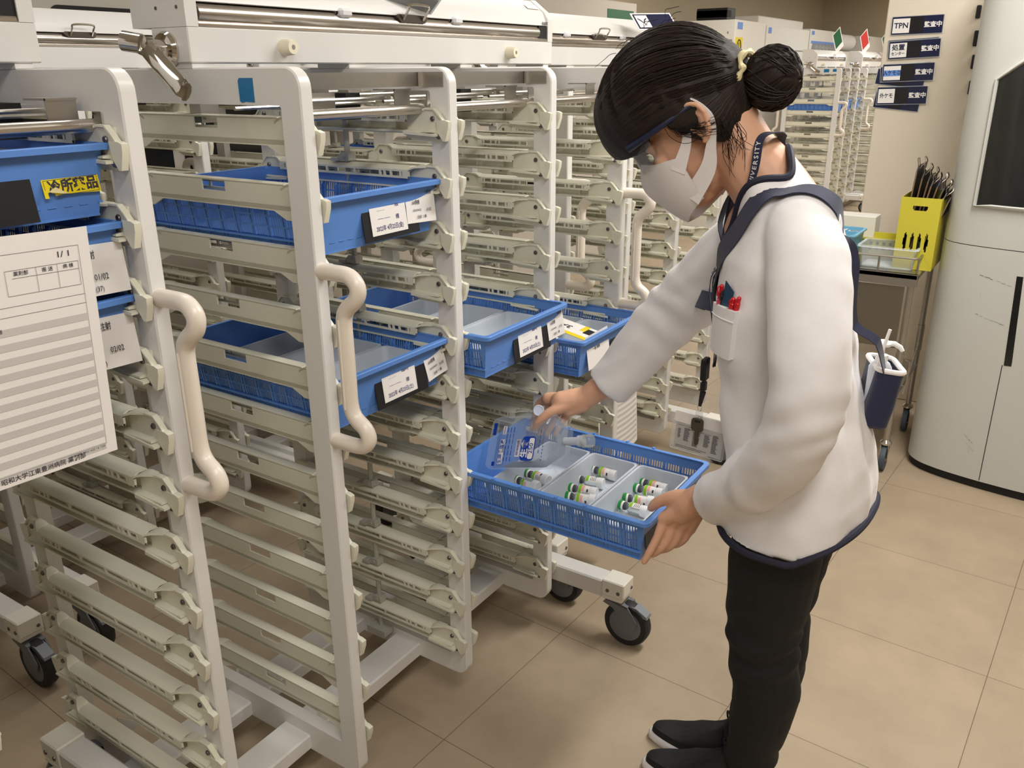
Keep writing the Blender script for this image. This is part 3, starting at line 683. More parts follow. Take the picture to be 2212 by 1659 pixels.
mb = MB(); mb.box(0, 1.6, 0, .5, 0, .10, .01); o = mb.build('carton_lid', MACHW, None, loc=(8.3, 2.05, 1.905)); tag(o, 'flat translucent white box lying on top of the wide cabinet', 'box')
mb = MB(); mb.box(0, .22, 0, .3, 0, .10, .005); mb.mat_i(1); mb.box(.0, .1, -.002, .3, .02, .08); o = mb.build('black_device', [BLACK, DEEP], None, loc=(7.24, 2.0, 1.925)); tag(o, 'small black box lying on the numbered cabinet', 'box')
g1, w2 = cabinet('packing_machine', .55, 2.35, 2.3, 2.95, 2.05, 'large pale machine with a long oval opening behind the left carts', MACHG, 'machine')
mb = MB(); mb.prism([(x, z) for x, z in rrect(-.50, -.12, 1.66, 1.735, .036)], -.003, .0, 'y'); mb.build('oval_opening', DEEP, g1)
mb = MB(); mb.box(-w2, w2, -.05, 0, 1.60, 1.66, .004); mb.build('front_ledge', MACHW, g1)
for q in (-w2+.06, .0):
    mb = MB(); mb.box(q, q+.78, -.006, 0, 1.08, 1.42); mb.build('dark_window', GLASSD, g1)
g2, w2 = cabinet('packing_machine', 2.45, 5.95, 2.3, 2.95, 2.00, 'large pale machine with a green and yellow sticker behind the woman\'s cart', MACHG, 'machine')
mb = MB(); mb.box(w2-.52, w2-.06, -.003, 0, 1.86, 1.94); mb.mat_i(1); mb.box(w2-.46, w2-.06, -.0035, 0, 1.80, 1.86); mb.mat_i(2); mb.box(w2-.54, w2-.46, -.003, 0, 1.74, 1.86); mb.build('sticker', [GREENCARD, SIGNBLUE, YELLOW], g2)
# tilted cards on the far carts
def card(name, x, y, z, w_, h_, tilt, m, label, grp, lean=.55, mirror=1):
    r = empty(name, (x, y, z)); r.rotation_euler = (.3, -.75, tilt); tag(r, label, 'card', grp)
    mb = MB(); mb.box(0, w_, -.001, .001, 0, h_); mb.build('sheet', PAPER, r); mb = MB(); mb.box(w_*.08, w_*.92, -.0018, -.001, h_*.25, h_*.97); mb.build('colour_panel', m, r); return r
card('cart_card', 9.02, 1.42, 1.63, .13, .26, -.5, GREENCARD, 'green marker card tilted on top of the far end-on cart', 'marker cards on the far carts')
card('cart_card', 9.72, 1.30, 1.63, .13, .26, -.5, REDCARD, 'red marker card tilted on top of the half hidden far cart', 'marker cards on the far carts')
card('cart_card', 10.35, 1.20, 1.63, .13, .26, -.5, GREENCARD, 'green marker card beside the red one, at the partition edge', 'marker cards on the far carts')
# ================================================================== BASKETS AND WHAT LIES IN THEM
BW, BL, BH = .345, .51, .100
def basket_mesh():
    mb = MB(); w_, l_, h_ = BW, BL, BH
    # outer flange
    o0 = rrect(0, w_, 0, l_, .014, 4); o1 = rrect(.011, w_-.011, .011, l_-.011, .010, 4); n = len(o0)
    mb.loft([[(x, y, h_-.009) for x, y in o0], [(x, y, h_-.0012) for x, y in o0], [(x, y, h_) for x, y in rrect(.0015, w_-.0015, .0015, l_-.0015, .013, 4)], [(x, y, h_) for x, y in o1],
             [(x, y, h_-.012) for x, y in rrect(.0125, w_-.0125, .0125, l_-.0125, .009, 4)], [(x, y, h_-.012) for x, y in rrect(.0105, w_-.0105, .0105, l_-.0105, .010, 4)], [(x, y, h_-.003) for x, y in rrect(.009, w_-.009, .009, l_-.009, .011, 4)],
             [(x, y, h_-.003) for x, y in rrect(.002, w_-.002, .002, l_-.002, .012, 4)], [(x, y, h_-.009) for x, y in rrect(.002, w_-.002, .002, l_-.002, .012, 4)], [(x, y, h_-.009) for x, y in o0]], cap=False)
    xi = lambda z: .0115 + .013*(1-z/h_)          # wall inset grows towards the floor
    # long walls with rows of slots
    ys = []; slot = []; n_g = 11; per = (l_-.05)/n_g; y = .025
    ys.append(.0115); 
    for g in range(n_g):
        a = y+g*per
        for i in range(5): ys += [a+.0035+i*.0061, a+.0035+i*.0061+.0040]; slot.append((a+.0035+i*.0061, a+.0035+i*.0061+.0040))
        if g < n_g-1: ys += [a+per-.0055, a+per-.003]; slot.append((a+per-.0055, a+per-.003))
    ys.append(l_-.0115); ys = sorted(set(round(v, 5) for v in ys))
    zs = [0, .022, .024, .040, .043, .059, .062, .078, h_-.004]
    hz = {(.024, .040), (.043, .059), (.062, .078)}
    hs = [(round(a, 5), round(b, 5)) for a, b in slot]; hset = set(hs)
    for side in (0, 1):
        for th in (0, .0022):
            vs = []; idx = {}
            for i, yy in enumerate(ys):
                yy2 = yy if 0 < i < len(ys)-1 else None
                for j, z in enumerate(zs):
                    x = xi(z)+th; yv = yy if yy2 is not None else (xi(z) if i == 0 else l_-xi(z))
                    if z < .0225: x += .002
                    idx[(i, j)] = len(vs); vs.append((x if side == 0 else w_-x, yv, z))
            fs = []
            for i in range(len(ys)-1):
                hole = (ys[i], ys[i+1]) in hset
                for j in range(len(zs)-1):
                    if hole and (zs[j], zs[j+1]) in hz: continue
                    fs.append((idx[(i, j)], idx[(i+1, j)], idx[(i+1, j+1)], idx[(i, j+1)]))
            mb.add(vs, fs)
        # ribs inside and the band outside
        for g in range(n_g-1):
            for dy in (.0085, .0):
                yy = 0.025+(g+1)*per-dy-.0002; X = (lambda v: v) if side == 0 else (lambda v: w_-v)
                mb.prism([(X(.0155), .078), (X(.0225), .072), (X(.027), .004), (X(.024), .004)], yy-.0009, yy+.0009, 'y')
        mb.box(.0185 if side == 0 else w_-.0245, .0245 if side == 0 else w_-.0185, .02, l_-.02, .018, .0215)
    # end walls
    for e in (0, 1):
        Y = (lambda v: v) if e == 0 else (lambda v: l_-v)
        vs = []
        for th in (0, .0022):
            vs += [(xi(0), Y(xi(0)+th), 0), (w_-xi(0), Y(xi(0)+th), 0), (w_-xi(h_), Y(xi(h_-.004)+th), h_-.004), (xi(h_), Y(xi(h_-.004)+th), h_-.004)]
        mb.add(vs, [(0, 1, 2, 3), (4, 5, 6, 7), (0, 3, 7, 4), (1, 2, 6, 5)])
        for i in range(12): mb.box(.045+i*.0225, .045+i*.0225+.012, Y(xi(.018)-.0012), Y(xi(.018)+.001), .018, .0195)
    mb.box(xi(0)-.001, w_-xi(0)+.001, xi(0)-.001, l_-xi(0)+.001, 0, .003)
    for y in (.14, .21, .30, .37): mb.box(-.0015, .006, y, y+.006, h_-.006, h_+.0025); mb.box(w_-.006, w_+.0015, y, y+.006, h_-.006, h_+.0025)
    return mb.mesh('supply_basket', BLUE, smooth=False)
M_BASKET = basket_mesh()
FZ = lambda x, z: frame_mat((x, .0105+.013*(1-z/BH), z), (1, 0, 0), (0, .13, 1))     # frame on the slanted front wall
def front_panel(b, x0, x1):
    mb = MB(); mb.T = FZ(0, .048); mb.box(x0, x1, -.042, .040, .0006, .0022); mb.mat_i(0); o = mb.build('label_holder', BLACK, b); return o
def front_card(b, x0, x1, z0, z1, rot=0.0, curl=0.0, lines=(), bars=True, name='label_card'):
    mb = MB(); M = FZ((x0+x1)/2, .048) @ Matrix.Rotation(rot, 4, 'Z'); mb.T = M; w2 = (x1-x0)/2; n = 8
    P = [(-w2+2*w2*i/n, .0030+curl*(i/n)**2.2) for i in range(n+1)]
    for i in range(n):
        (a, za), (c, zc) = P[i], P[i+1]; mb.add([(a, z0-.048, za), (c, z0-.048, zc), (c, z1-.048, zc), (a, z1-.048, za), (a, z0-.048, za+.0005), (c, z0-.048, zc+.0005), (c, z1-.048, zc+.0005), (a, z1-.048, za+.0005)],
                   [(0, 1, 2, 3), (4, 7, 6, 5), (0, 4, 5, 1), (3, 2, 6, 7), (0, 3, 7, 4), (1, 5, 6, 2)])
    o = mb.build(name, PAPER, b, smooth=False)
    for (body, u, v, size, m_, sx) in lines:
        lettering(body, size, m_, o, M @ Matrix.Translation((-w2+u*2*w2, z0-.048+v*(z1-z0), .0040+curl*min(1, u+.25)**2.2)), .008, sx)
    if bars:
        mb = MB(); mb.T = M; random.seed(11); x = -w2+.012
        for i in range(22):
            wd = random.choice((.0004, .0007, .0011)); mb.box(x, x+wd, z1-.048-.016, z1-.048-.007, .0037, .0040); x += wd+random.choice((.0004, .0007))
        mb.build('barcode', INK, o, smooth=False)
    return o
BLTX = lambda s: s
def basket(loc, label, kind, rz=0.0, group='blue supply baskets'):
    b = link('supply_basket', M_BASKET, None, loc); b.rotation_euler = (0, 0, rz); tag(b, label, 'basket', group); return b
def std_labels(b, code, typ, date, flip=0.0, sx0=.243):
    front_panel(b, .122, .276)
    front_card(b, .142, .241, .015, .084, 0, 0, [(code, .17, .82, .0115, INKBLUE, 1.3), (typ, .70, .74, .0115, INKBLUE, 1), ('1/1', .78, .91, .006, MIDGREY, 1), ('様', .74, .40, .010, INKBLUE, 1), (date, .5, .16, .0112, INKBLUE, .80), ('─ ─ ─', .30, .63, .006, INKBLUE, 1), ('── ──', .36, .41, .010, INKBLUE, .8)], bars=False)
    front_card(b, sx0, sx0+.082 if sx0 < .25 else .336, .022, .088, flip, .004, [('一般注射' if typ == '一般' else '臨時注射', .78, .85, .0085, INK, .55), ('01/02', .76, .35, .008, INK, .8), ('6A病棟', .34, .58, .010, INK, .7), ('2022/04/22', .36, .36, .0055, INK, 1), ('注射 1 袋', .5, .16, .007, INK, 1)], True, 'label_sticker')
def rz_(k): return zt(k) - .021 - BH
X1 = TX + (S-TX-BW)/2
b1 = basket((X1, .016, rz_(1)), 'blue basket with a label dated the 22nd, highest in the blue taped cart', 1); std_labels(b1, '6A', '一般', '2022年 4月22日(金)', -.05)
b2 = basket((X1, .012, rz_(4)), 'blue basket with a label dated the 23rd, below the first, behind the peach handle', 1); std_labels(b2, '6B', '臨時', '2022年 4月23日(土)', .16, .274)
b3 = basket((X1+S, -.058, rz_(4)), 'blue basket pulled out a little, in the middle bay above the woman\'s hand', 1); std_labels(b3, '7B', '臨時', '2022年 4月23日(土)', .04, .268)
b4 = basket((X1+2*S, -.080, rz_(5)), 'blue basket beside the white sleeve, in the farthest bay, yellow card inside', 1)
front_card(b4, .05, .17, .012, .10, .02, 0, [('臨時 注射', .42, .80, .013, INK, .9), ('一般 病棟', .42, .55, .010, INK, .9)], False); front_panel(b4, .18, .30)
b5 = basket((X1+S, -.440, rz_(7)), 'blue basket pulled far out and held in the woman\'s hand, full of vials', 1); front_panel(b5, .028, .317)
ax = -.255-3*S
a1 = basket((ax+X1+2*S, .0774+.028, rz_(0)), 'blue basket with a peeling yellow sticker, top of the left edge cart', 1)
mb = MB(); mb.T = FZ(0, .048); mb.box(.03, .228, -.044, .046, .0006, .0022); mb.build('label_holder', BLACK, a1)
mb = MB(); M = FZ(.283, .048) @ Matrix.Translation((0, -.002, .0)) @ Matrix.Rotation(.02, 4, 'Z') @ Matrix.Diagonal((.78, .9, 1, 1)); mb.T = M
mb.prism([(-.052, -.014), (-.045, -.0145), (-.045, -.006), (-.034, -.008), (-.032, -.012), (-.014, -.0105), (.052, -.014), (.052, .014), (-.052, .014)], .0008, .0014, 'z'); ys_ = mb.build('cold_sticker', YELLOW, a1)
mb = MB(); mb.T = M; mb.add([(-.044, -.005, .0016), (-.028, -.009, .007), (-.010, -.0105, .0018), (-.03, .001, .0022)], [(0, 1, 2, 3)]); mb.build('peeled_corner', mat('sticker_back', (226, 214, 160), .6), ys_, smooth=False)
mb = MB(); mb.T = M
for q in ((-.049, .049, .0112, .0118), (-.010, .049, -.0118, -.0112), (-.049, -.0484, -.002, .0118), (.0484, .049, -.0118, .0118)): mb.box(q[0], q[1], q[2], q[3], .0014, .0017)
mb.build('border_line', INK, ys_, smooth=False)
lettering('冷所薬品', .0205, INK, ys_, M @ Matrix.Translation((.003, .0, .0015)), .035, 1.12)
a2 = basket((ax+X1+2*S, .0774+.024, rz_(1)), 'blue basket labelled 01/02, second from the top in the left edge cart', 1)
front_card(a2, .20, .335, .000, .072, -.02, .006, [('臨時注射', .55, .80, .013, INK, .7), ('01/02', .70, .36, .012, INK, .8), ('般 (37)', .62, .13, .010, INK, .8)], False)
a3 = basket((ax+X1+2*S, .0774+.026, rz_(2)), 'blue basket labelled 02/02, third from the top in the left edge cart', 1)
front_card(a3, .20, .335, -.002, .074, -.02, .006, [('臨時注射', .60, .82, .013, INK, .7), ('02/02', .74, .36, .012, INK, .8), ('4階病棟', .2, .58, .013, INK, .6), ('注射 般 (37)', .45, .12, .010, INK, .8)], True)
# a few baskets in the carts further back
far = [((8.11+TX+.002+i*S, 1.124+.03, rz_(2)), ['blue basket in the first bay of the far end-on cart', 'blue basket in the middle bay of the far end-on cart', 'blue basket in the last bay of the far end-on cart'][i]) for i in range(3)]
for l, lab in far: basket(l, lab, 0, group='blue baskets in the far carts')
for i, (b, k, lab) in enumerate(((1, 2, 'blue basket seen small through the striped paper cart, near its top'), (2, 3, 'blue basket seen small beside the handle of the striped paper cart'))):
    basket((1.23+TX+.002+b*S, 1.25+.03, rz_(k)), lab, 0, group='blue baskets in the far carts')

# ---- frosted tubs inside the baskets
def tub_mesh():
    mb = MB(); w_, l_, h_ = .296, .126, .058
    R = lambda i, z: [(x, y, z) for x, y in rrect(i, w_-i, i, l_-i, .012, 4)]
    mb.loft([R(.004, h_-.004), R(0, h_-.003), R(.0, h_), R(.005, h_), R(.012, .0022), R(.06, .0022)], cap=False); mb.loft([R(.004, h_-.004), R(.0095, 0), R(.06, 0)], cap=False)
    mb.box(.05, w_-.05, .05, l_-.05, 0, .002)
    return mb.mesh('divider_tub', FROST)
M_TUB = tub_mesh()
for b, nm, ks in ((b5, 'held basket', (0, 1, 2)), (b3, 'middle bay basket', (0, 1, 2)), (b2, 'basket behind the handle', (0, 1, 2)), (b4, 'farthest bay basket', (0, 1))):
    for k in ks:
        o = link('divider_tub', M_TUB, None, (b.location.x+.0245, b.location.y+.040+k*.129, b.location.z+.0035))
        tag(o, '%s frosted plastic tub in the %s' % (('front', 'second', 'third')[k], nm), 'tub', 'frosted tubs in the baskets')
mb = MB(); mb.T = Matrix.Rotation(.18, 4, 'X'); mb.box(0, .09, 0, .13, 0, .0015); mb.mat_i(1); mb.box(.04, .075, .0, .03, .0015, .002); mb.mat_i(2); mb.box(.0, .018, 0, .13, .0015, .002); mb.box(.05, .09, .03, .045, .0015, .002)
yc = mb.build('ward_card', [PAPER, BLACK, YELLOW], None, smooth=False, loc=(b4.location.x+.10, b4.location.y+.05, b4.location.z+.072)); tag(yc, 'white and yellow ward card lying in the basket beside the sleeve', 'card')
lettering('3A', .03, INK, yc, Matrix.Rotation(.18, 4, 'X') @ Matrix.Translation((.05, .085, .0022)) @ Matrix.Rotation(PI/2, 4, 'Z'), .02)
for i, (x, y, lab) in enumerate(((.16, .30, 'small red and white packet in the third tub of the basket behind the handle'), (.21, .165, 'small red and white packet in the second tub of the basket behind the handle'))):
    mb = MB(); mb.box(0, .045, 0, .022, 0, .004); mb.mat_i(1); mb.box(.006, .02, .004, .018, .004, .0043)
    o = mb.build('packet', [PAPER, REDCARD], None, smooth=False, loc=(b2.location.x+x, b2.location.y+y, b2.location.z+.0062)); tag(o, lab, 'packet', 'packets in the basket')

# ---- vials: glass body, grey stopper, green cap, printed label, white foot
def vial_parts():
    P = {}
    mb = MB(); mb.lathe([(.004, .054), (.0065, .050), (.0065, .047), (.0115, .041), (.0118, .012), (.0115, .0105)], n=20); P['glass_body'] = (mb.mesh('glass_body', VIALGL))
    mb = MB(); mb.lathe([(.0055, .046), (.0085, .050), (.0085, .0545), (.0062, .0555)], n=18); P['rubber_stopper'] = mb.mesh('rubber_stopper', mat('stopper_rubber', (62, 66, 72), .6, noise=.1))
    mb = MB(); mb.lathe([(.0088, .0545), (.0098, .0555), (.0098, .0585), (.0085, .0590)], n=18); P['crimp_ring'] = mb.mesh('crimp_ring', PAPER)
    mb = MB(); mb.lathe([(.0102, .0588), (.0108, .0594), (.0108, .0645), (.0098, .0655), (.002, .0655)], n=20); P['flip_cap'] = mb.mesh('flip_cap', mat('cap_green', (24, 140, 58), .35, noise=.05))
    mb = MB(); mb.lathe([(.0122, .014), (.0128, .012), (.0128, 0.001), (.012, 0), (.003, 0)], n=22); P['white_foot'] = mb.mesh('white_foot', mat('foot_white', (236, 236, 238), .35, noise=.02))
    mb = MB(); r = .0121
    def wrap(a0, a1, z0, z1, rr):
        n = max(3, int((a1-a0)/.25)); vs = []; fs = []
        for i in range(n+1):
            a = a0+(a1-a0)*i/n; vs += [(rr*math.cos(a), rr*math.sin(a), z0), (rr*math.cos(a), rr*math.sin(a), z1)]
        for i in range(n): fs.append((2*i, 2*i+1, 2*i+3, 2*i+2))
        mb.add(vs, fs)
    wrap(-1.5, 1.5, .0142, .0400, r); mb.mat_i(1); wrap(-1.5, 1.5, .0330, .0395, r+.0001); mb.mat_i(2); wrap(-1.1, .3, .0262, .0325, r+.0001); mb.mat_i(3); wrap(-.2, .35, .0165, .0205, r+.0001); 
    for i in range(4): wrap(.4, 1.3, .0170+.0035*i, .0182+.0035*i, r+.0001)
    P['printed_label'] = mb.mesh('printed_label', [PAPER, mat('label_lime', (140, 196, 40), .4, noise=.03), mat('label_pink', (238, 176, 168), .5, noise=.05), INK], smooth=True)
    return P
VP = vial_parts()
VIALS = [((.712, -.219, .5635), (.716, -.144), 1.2, 'vial lying alone nearest the far rim, second tub of the held basket'),
         ((.658, -.213, .5635), (.648, -.141), -.4, 'vial between the lone one and the pair of stacked ones, second tub'),
         ((.606, -.222, .5635), (.599, -.149), .9, 'vial with its label turned up, third from the far rim in the second tub'),
         ((.573, -.236, .5640), (.556, -.166), 1.6, 'vial with a full green and pink label, near side of the second tub'),
         ((.712, -.352, .5635), (.717, -.276), .9, 'vial farthest from the camera in the front tub of the held basket'),
         ((.683, -.353, .5635), (.681, -.277), .9, 'vial second from the far rim in the front tub of the held basket'),
         ((.638, -.352, .5635), (.622, -.284), 1.7, 'vial with a green and pink label under the thumb, front tub'),
         ((.586, -.361, .5635), (.588, -.286), -.6, 'vial nearest the camera in the front tub, clear side up'),
         ((.560, -.090, .5635), (.566, -.020), 2.0, 'vial poking out under the saline bag, third tub'),
         ((.600, -.094, .5635), (.610, -.026), .2, 'vial mostly hidden by the saline bag, third tub')]
for i, (foot, top, roll, lab) in enumerate(VIALS):
    r = empty('medicine_vial', foot); tag(r, lab, 'vial', 'vials in the held basket')
    d = Vector((top[0]-foot[0], top[1]-foot[1], -.0002)).normalized()
    up = Vector((0, 0, 1)); sd = up.cross(d).normalized(); up2 = d.cross(sd)
    M = Matrix(((up2.x, sd.x, d.x, foot[0]), (up2.y, sd.y, d.y, foot[1]), (up2.z, sd.z, d.z, foot[2]-.0024), (0, 0, 0, 1))) @ Matrix.Rotation(roll, 4, 'Z') @ Matrix.Scale(1.08, 4)
    r.matrix_world = M
    for k, me in VP.items(): link(k, me, r)

# ---- the saline bag in her right hand
bag = empty('saline_bag', (.50, 0, .605)); tag(bag, 'clear saline bag with a blue 250 badge, gripped by the woman\'s hand', 'infusion bag')
BM = frame_mat((.503, .002, .612), (0, -.2, .052), (.080, .046, .094)); bag.matrix_world = BM
W_, H_ = .196, .122
def pillow(x0, x1, y0, y1, t, nx=18, ny=12, cut=0.03):
    mb = MB(); vs = []; fs = []
    for sgn in (1, -1):
        b = len(vs)
        for i in range(nx+1):
            for j in range(ny+1):
                u, v = i/nx, j/ny; x = x0+(x1-x0)*u; yy0, yy1 = y0, y1
                if x > x1-.045: q = (x-(x1-.045))/.045; yy0 += cut*q; yy1 -= cut*q
                y = yy0+(yy1-yy0)*v; e = (1-abs(2*u-1)**3.2)*(1-abs(2*v-1)**3.2)
                wr = .0012*math.sin(38*u+9*v)+.001*math.sin(50*v-13*u)
                vs.append((x, y, sgn*(t*e+.0006)+wr*e))
        for i in range(nx):
            for j in range(ny):
                a = b+i*(ny+1)+j; fs.append((a, a+1, a+ny+2, a+ny+1) if sgn > 0 else (a, a+ny+1, a+ny+2, a+1))
    mb.add(vs, fs); return mb
pillow(.0, W_, 0, H_, .013).build('fluid_pouch', BAGFILM, bag, angle=80)
mb = MB(); outer = [(-.022, .006), (-.022, H_-.01), (-.012, H_), (0, H_+.004), (W_-.04, H_+.006), (W_-.012, H_-.012), (W_+.014, H_-.035), (W_+.016, H_/2), (W_+.014, .034), (W_-.012, .010), (W_-.03, -.004), (0, -.005), (-.012, -.002)]
mb.prism(outer, -.0006, .0006, 'z'); mb.build('welded_edge', clear('bag_edge', (214, 224, 238), .13, .12), bag, smooth=False)
mb = MB(); mb.lathe([(.009, W_-.004), (.009, W_+.030), (.0125, W_+.032), (.0125, W_+.044), (.010, W_+.046)], (0, H_/2, 0), (1, 0, 0), 18); pt = mb.build('port', FROST, bag)
mb = MB(); mb.lathe([(.0145, W_+.044), (.0145, W_+.066), (.013, W_+.068), (.003, W_+.068)], (0, H_/2, 0), (1, 0, 0), 18); mb.build('port_cover', CLEARP, pt)
PB = mat('bag_print_blue', (16, 62, 168), .4, noise=.04)
def rotm(x, y, z=.0158): return frame_mat((x, y, z), (0, 1, 0), (-1, 0, 0))
mb = MB(); mb.prism(rrect(.085, .122, .012, .070, .008, 4), .0138, .0144, 'z'); bd = mb.build('print_badge', PB, bag, smooth=False)
mb = MB(); mb.prism(rrect(.1055, .1195, .016, .066, .004, 4), .0144, .0147, 'z'); mb.build('white_field', PAPER, bd, smooth=False)
lettering('生食', .021, PAPER, bd, rotm(.0955, .041, .0148), .03, 1.05); lettering('250', .0155, PB, bd, rotm(.1125, .041, .0150), .01, 1.1)
mb = MB(); mb.prism([(.018, .006), (.031, .006), (.031, .066), (.018, .066)], .0086, .0090, 'z'); nb = mb.build('name_strip', PAPER, bag, smooth=False)
lettering('生理食塩液', .0118, PB, nb, rotm(.0245, .036, .0092), .02)
mb = MB(); mb.prism([(.020, .078), (.030, .078), (.030, .099), (.020, .099)], .0086, .0090, 'z'); vb = mb.build('volume_strip', PAPER, bag, smooth=False); lettering('250mL', .0075, PB, vb, rotm(.0252, .0885, .0092), .01)
mb = MB(); mb.prism([(.068, .022), (.080, .022), (.080, .064), (.068, .064)], .0126, .0130, 'z'); mb.mat_i(1); random.seed(4); y = .025
while y < .061:
    d = random.choice((.0004, .0008, .0012)); mb.box(.070, .0765, y, y+d, .0130, .0133); y += d+.0007
mb.build('barcode_strip', [PAPER, PB], bag, smooth=False)
mb = MB(); mb.box(-.016, -.006, .080, .110, .0006, .0009); mb.box(-.004, .004, .004, .014, .0012, .0016)
for i in range(3): 
    for j in range(6): mb.box(.036+i*.009, .0375+i*.009, .012+j*.014, .022+j*.014+.002*(j % 2), .0115, .0119)
for j in range(5): mb.box(.132, .1335, .03+j*.012, .038+j*.012, .0126, .0129); mb.box(.142, .1435, .012+j*.008, .016+j*.008, .0122, .0125)
mb.build('fine_print', PB, bag, smooth=False)
mb = MB(); mb.lathe([(.0125, 0), (.013, .001), (.013, .0035), (.0122, .004), (.0105, .004), (.0100, .0032), (.002, .0032)], (0, 0, 0), (0, 0, 1), 24); fc = mb.build('flip_lid', mat('lid_blue_white', (196, 208, 232), .35, noise=.03), None)
fc.matrix_world = frame_mat((.580, -.078, .748), (.55, -.84, .0), (.3, .2, .93)); tag(fc, 'round bluish white plastic lid beside the thumb above the saline bag', 'lid')

# ---- papers hung on the carts
def sheet(name, P00, xd, yd, w_, h_, label, cat, bow=0.0, cols=10):
    r = empty(name, P00); r.matrix_world = frame_mat(P00, xd, yd); tag(r, label, cat)
    mb = MB(); vs = []; fs = []
    for i in range(cols+1):
        u = i/cols; z = bow*(1-(2*u-1)**2); vs += [(w_*u, -h_, z), (w_*u, 0, z), (w_*u, -h_, z+.0006), (w_*u, 0, z+.0006)]
    for i in range(cols):
        a = 4*i; b = a+4; fs += [(a, b, b+1, a+1), (a+2, a+3, b+3, b+2), (a, a+2, b+2, b), (a+1, b+1, b+3, a+3)]
    fs += [(0, 1, 3, 2), (4*cols, 4*cols+2, 4*cols+3, 4*cols+1)]
    mb.add(vs, fs); mb.build('paper', PAPER, r, angle=60); return r
pz = sheet('transport_list', (-.63, .030, 1.312), (1, .0, -.030), (.01, -.02, 1), .268, .315, 'white transport list sheet with grey stripes hung at the left edge', 'paper', .0)
mb = MB()
for i in range(11): mb.box(0.004, .252, -.112-.0186*i-.0095, -.112-.0186*i, .0008, .0010)
mb.build('grey_stripe', PAPERGREY, pz, smooth=False)
mb = MB()
def ln(x0, y0, x1, y1, t=.0006): mb.box(min(x0, x1)-t/2, max(x0, x1)+t/2, min(y0, y1)-t/2, max(y0, y1)+t/2, .0010, .0012)
for a in ((.0, -.022, .253, -.022), (.253, -.022, .253, -.3), (0, -.3, .253, -.3), (0, -.086, .253, -.086), (0, -.098, .253, -.098), (.157, -.042, .25, -.042), (.157, -.073, .25, -.073), (.157, -.042, .157, -.073), (.165, -.052, .25, -.052), (.195, -.042, .195, -.073), (.222, -.042, .222, -.073), (.25, -.042, .25, -.073)): ln(*a, t=.00045)
mb.build('ruled_line', mat('line_grey', (150, 148, 150), .6), pz, smooth=False)
LF = lambda x, y: Matrix.Translation((x, y, .0012))
lettering('注射搬送表', .0155, INK, pz, LF(.075, -.050), .005); lettering('1/ 1', .0105, INK, pz, LF(.232, -.031), .01, 1.2)
for x, tx in ((.176, '薬剤部'), (.209, '搬 送'), (.236, '病 棟')): lettering(tx, .0062, INK, pz, LF(x, -.047), .005)
lettering('職種', .012, INK, pz, LF(.092, -.106), .01); lettering('薬剤 以下搬送 職種', .006, INK, pz, LF(.117, -.1145), .0)
lettering('昭和大学江東豊洲病院 薬剤部', .0085, INK, pz, LF(.165, -.3065), .01); lettering('出力日時 2022/ 4/22 14: 7:59', .0042, INK, pz, LF(.225, -.303), .0)
st = sheet('striped_sheet', (1.275, .135, .600), (1, -.05, 0), (0, .06, 1), .255, .325, 'white sheet with grey stripes hung under the reaching sleeve', 'paper', .014)
mb = MB()
for i in range(16):
    y = -.012-.0190*i; n = 8
    vs = []; fs = []
    for k in range(n+1):
        u = (.010+.235*k/n)/.255; z = .014*(1-(2*u-1)**2)+.0010; vs += [(.255*u, y, z), (.255*u, y-.0095, z)]
    for k in range(n): fs.append((2*k, 2*k+1, 2*k+3, 2*k+2))
    mb.add(vs, fs)
mb.build('grey_stripe', PAPERGREY, st, smooth=False)
# dark cards clipped on the cart covers
for loc, rot, lab in (((.545, .262, 1.640), (.95, 0, .10), 'bent dark blue laminated card lying on the blue taped cart\'s cover'), ((.505, .258, 1.636), (.85, .0, -.35), 'white edged card corner under the dark blue card on the cart cover')):
    r = empty('cover_card', loc); r.rotation_euler = (-.55, .0, rot[2]); tag(r, lab, 'card', 'cards on the cart covers')
    mb = MB(); mb.box(0, .14, 0, .075, 0, .0012); mb.build('laminate', CLEARP, r, smooth=False); mb = MB(); mb.box(.004, .136, .004, .071, .0012, .0018); mb.mat_i(1); mb.box(.045, .095, .004, .071, .0018, .0021); mb.build('print', [NAVYCARD if rot[0] > .9 else PAPER, BLACKCARD if rot[0] > .9 else NAVYCARD], r, smooth=False)
r = empty('cover_card', (2.0, .424, 1.677)); r.matrix_world = frame_mat((2.0, .424, 1.677), (-.03, -.052, -.055), (.5, -.30, .02)); tag(r, 'white edged dark blue card standing tilted left of the woman\'s hair', 'card', 'cards on the cart covers')
mb = MB(); mb.box(0, .085, 0, .17, 0, .0015); mb.build('laminate', PAPER, r, smooth=False); mb = MB(); mb.box(.006, .079, .006, .164, .0015, .002); mb.mat_i(1); mb.box(.012, .073, .012, .062, .002, .0024); pn = mb.build('print', [NAVYCARD, PAPER], r, smooth=False)
lettering('入', .04, INK, pn, Matrix.Translation((.042, .037, .0026)) @ Matrix.Rotation(-PI/2, 4, 'Z'), .02)
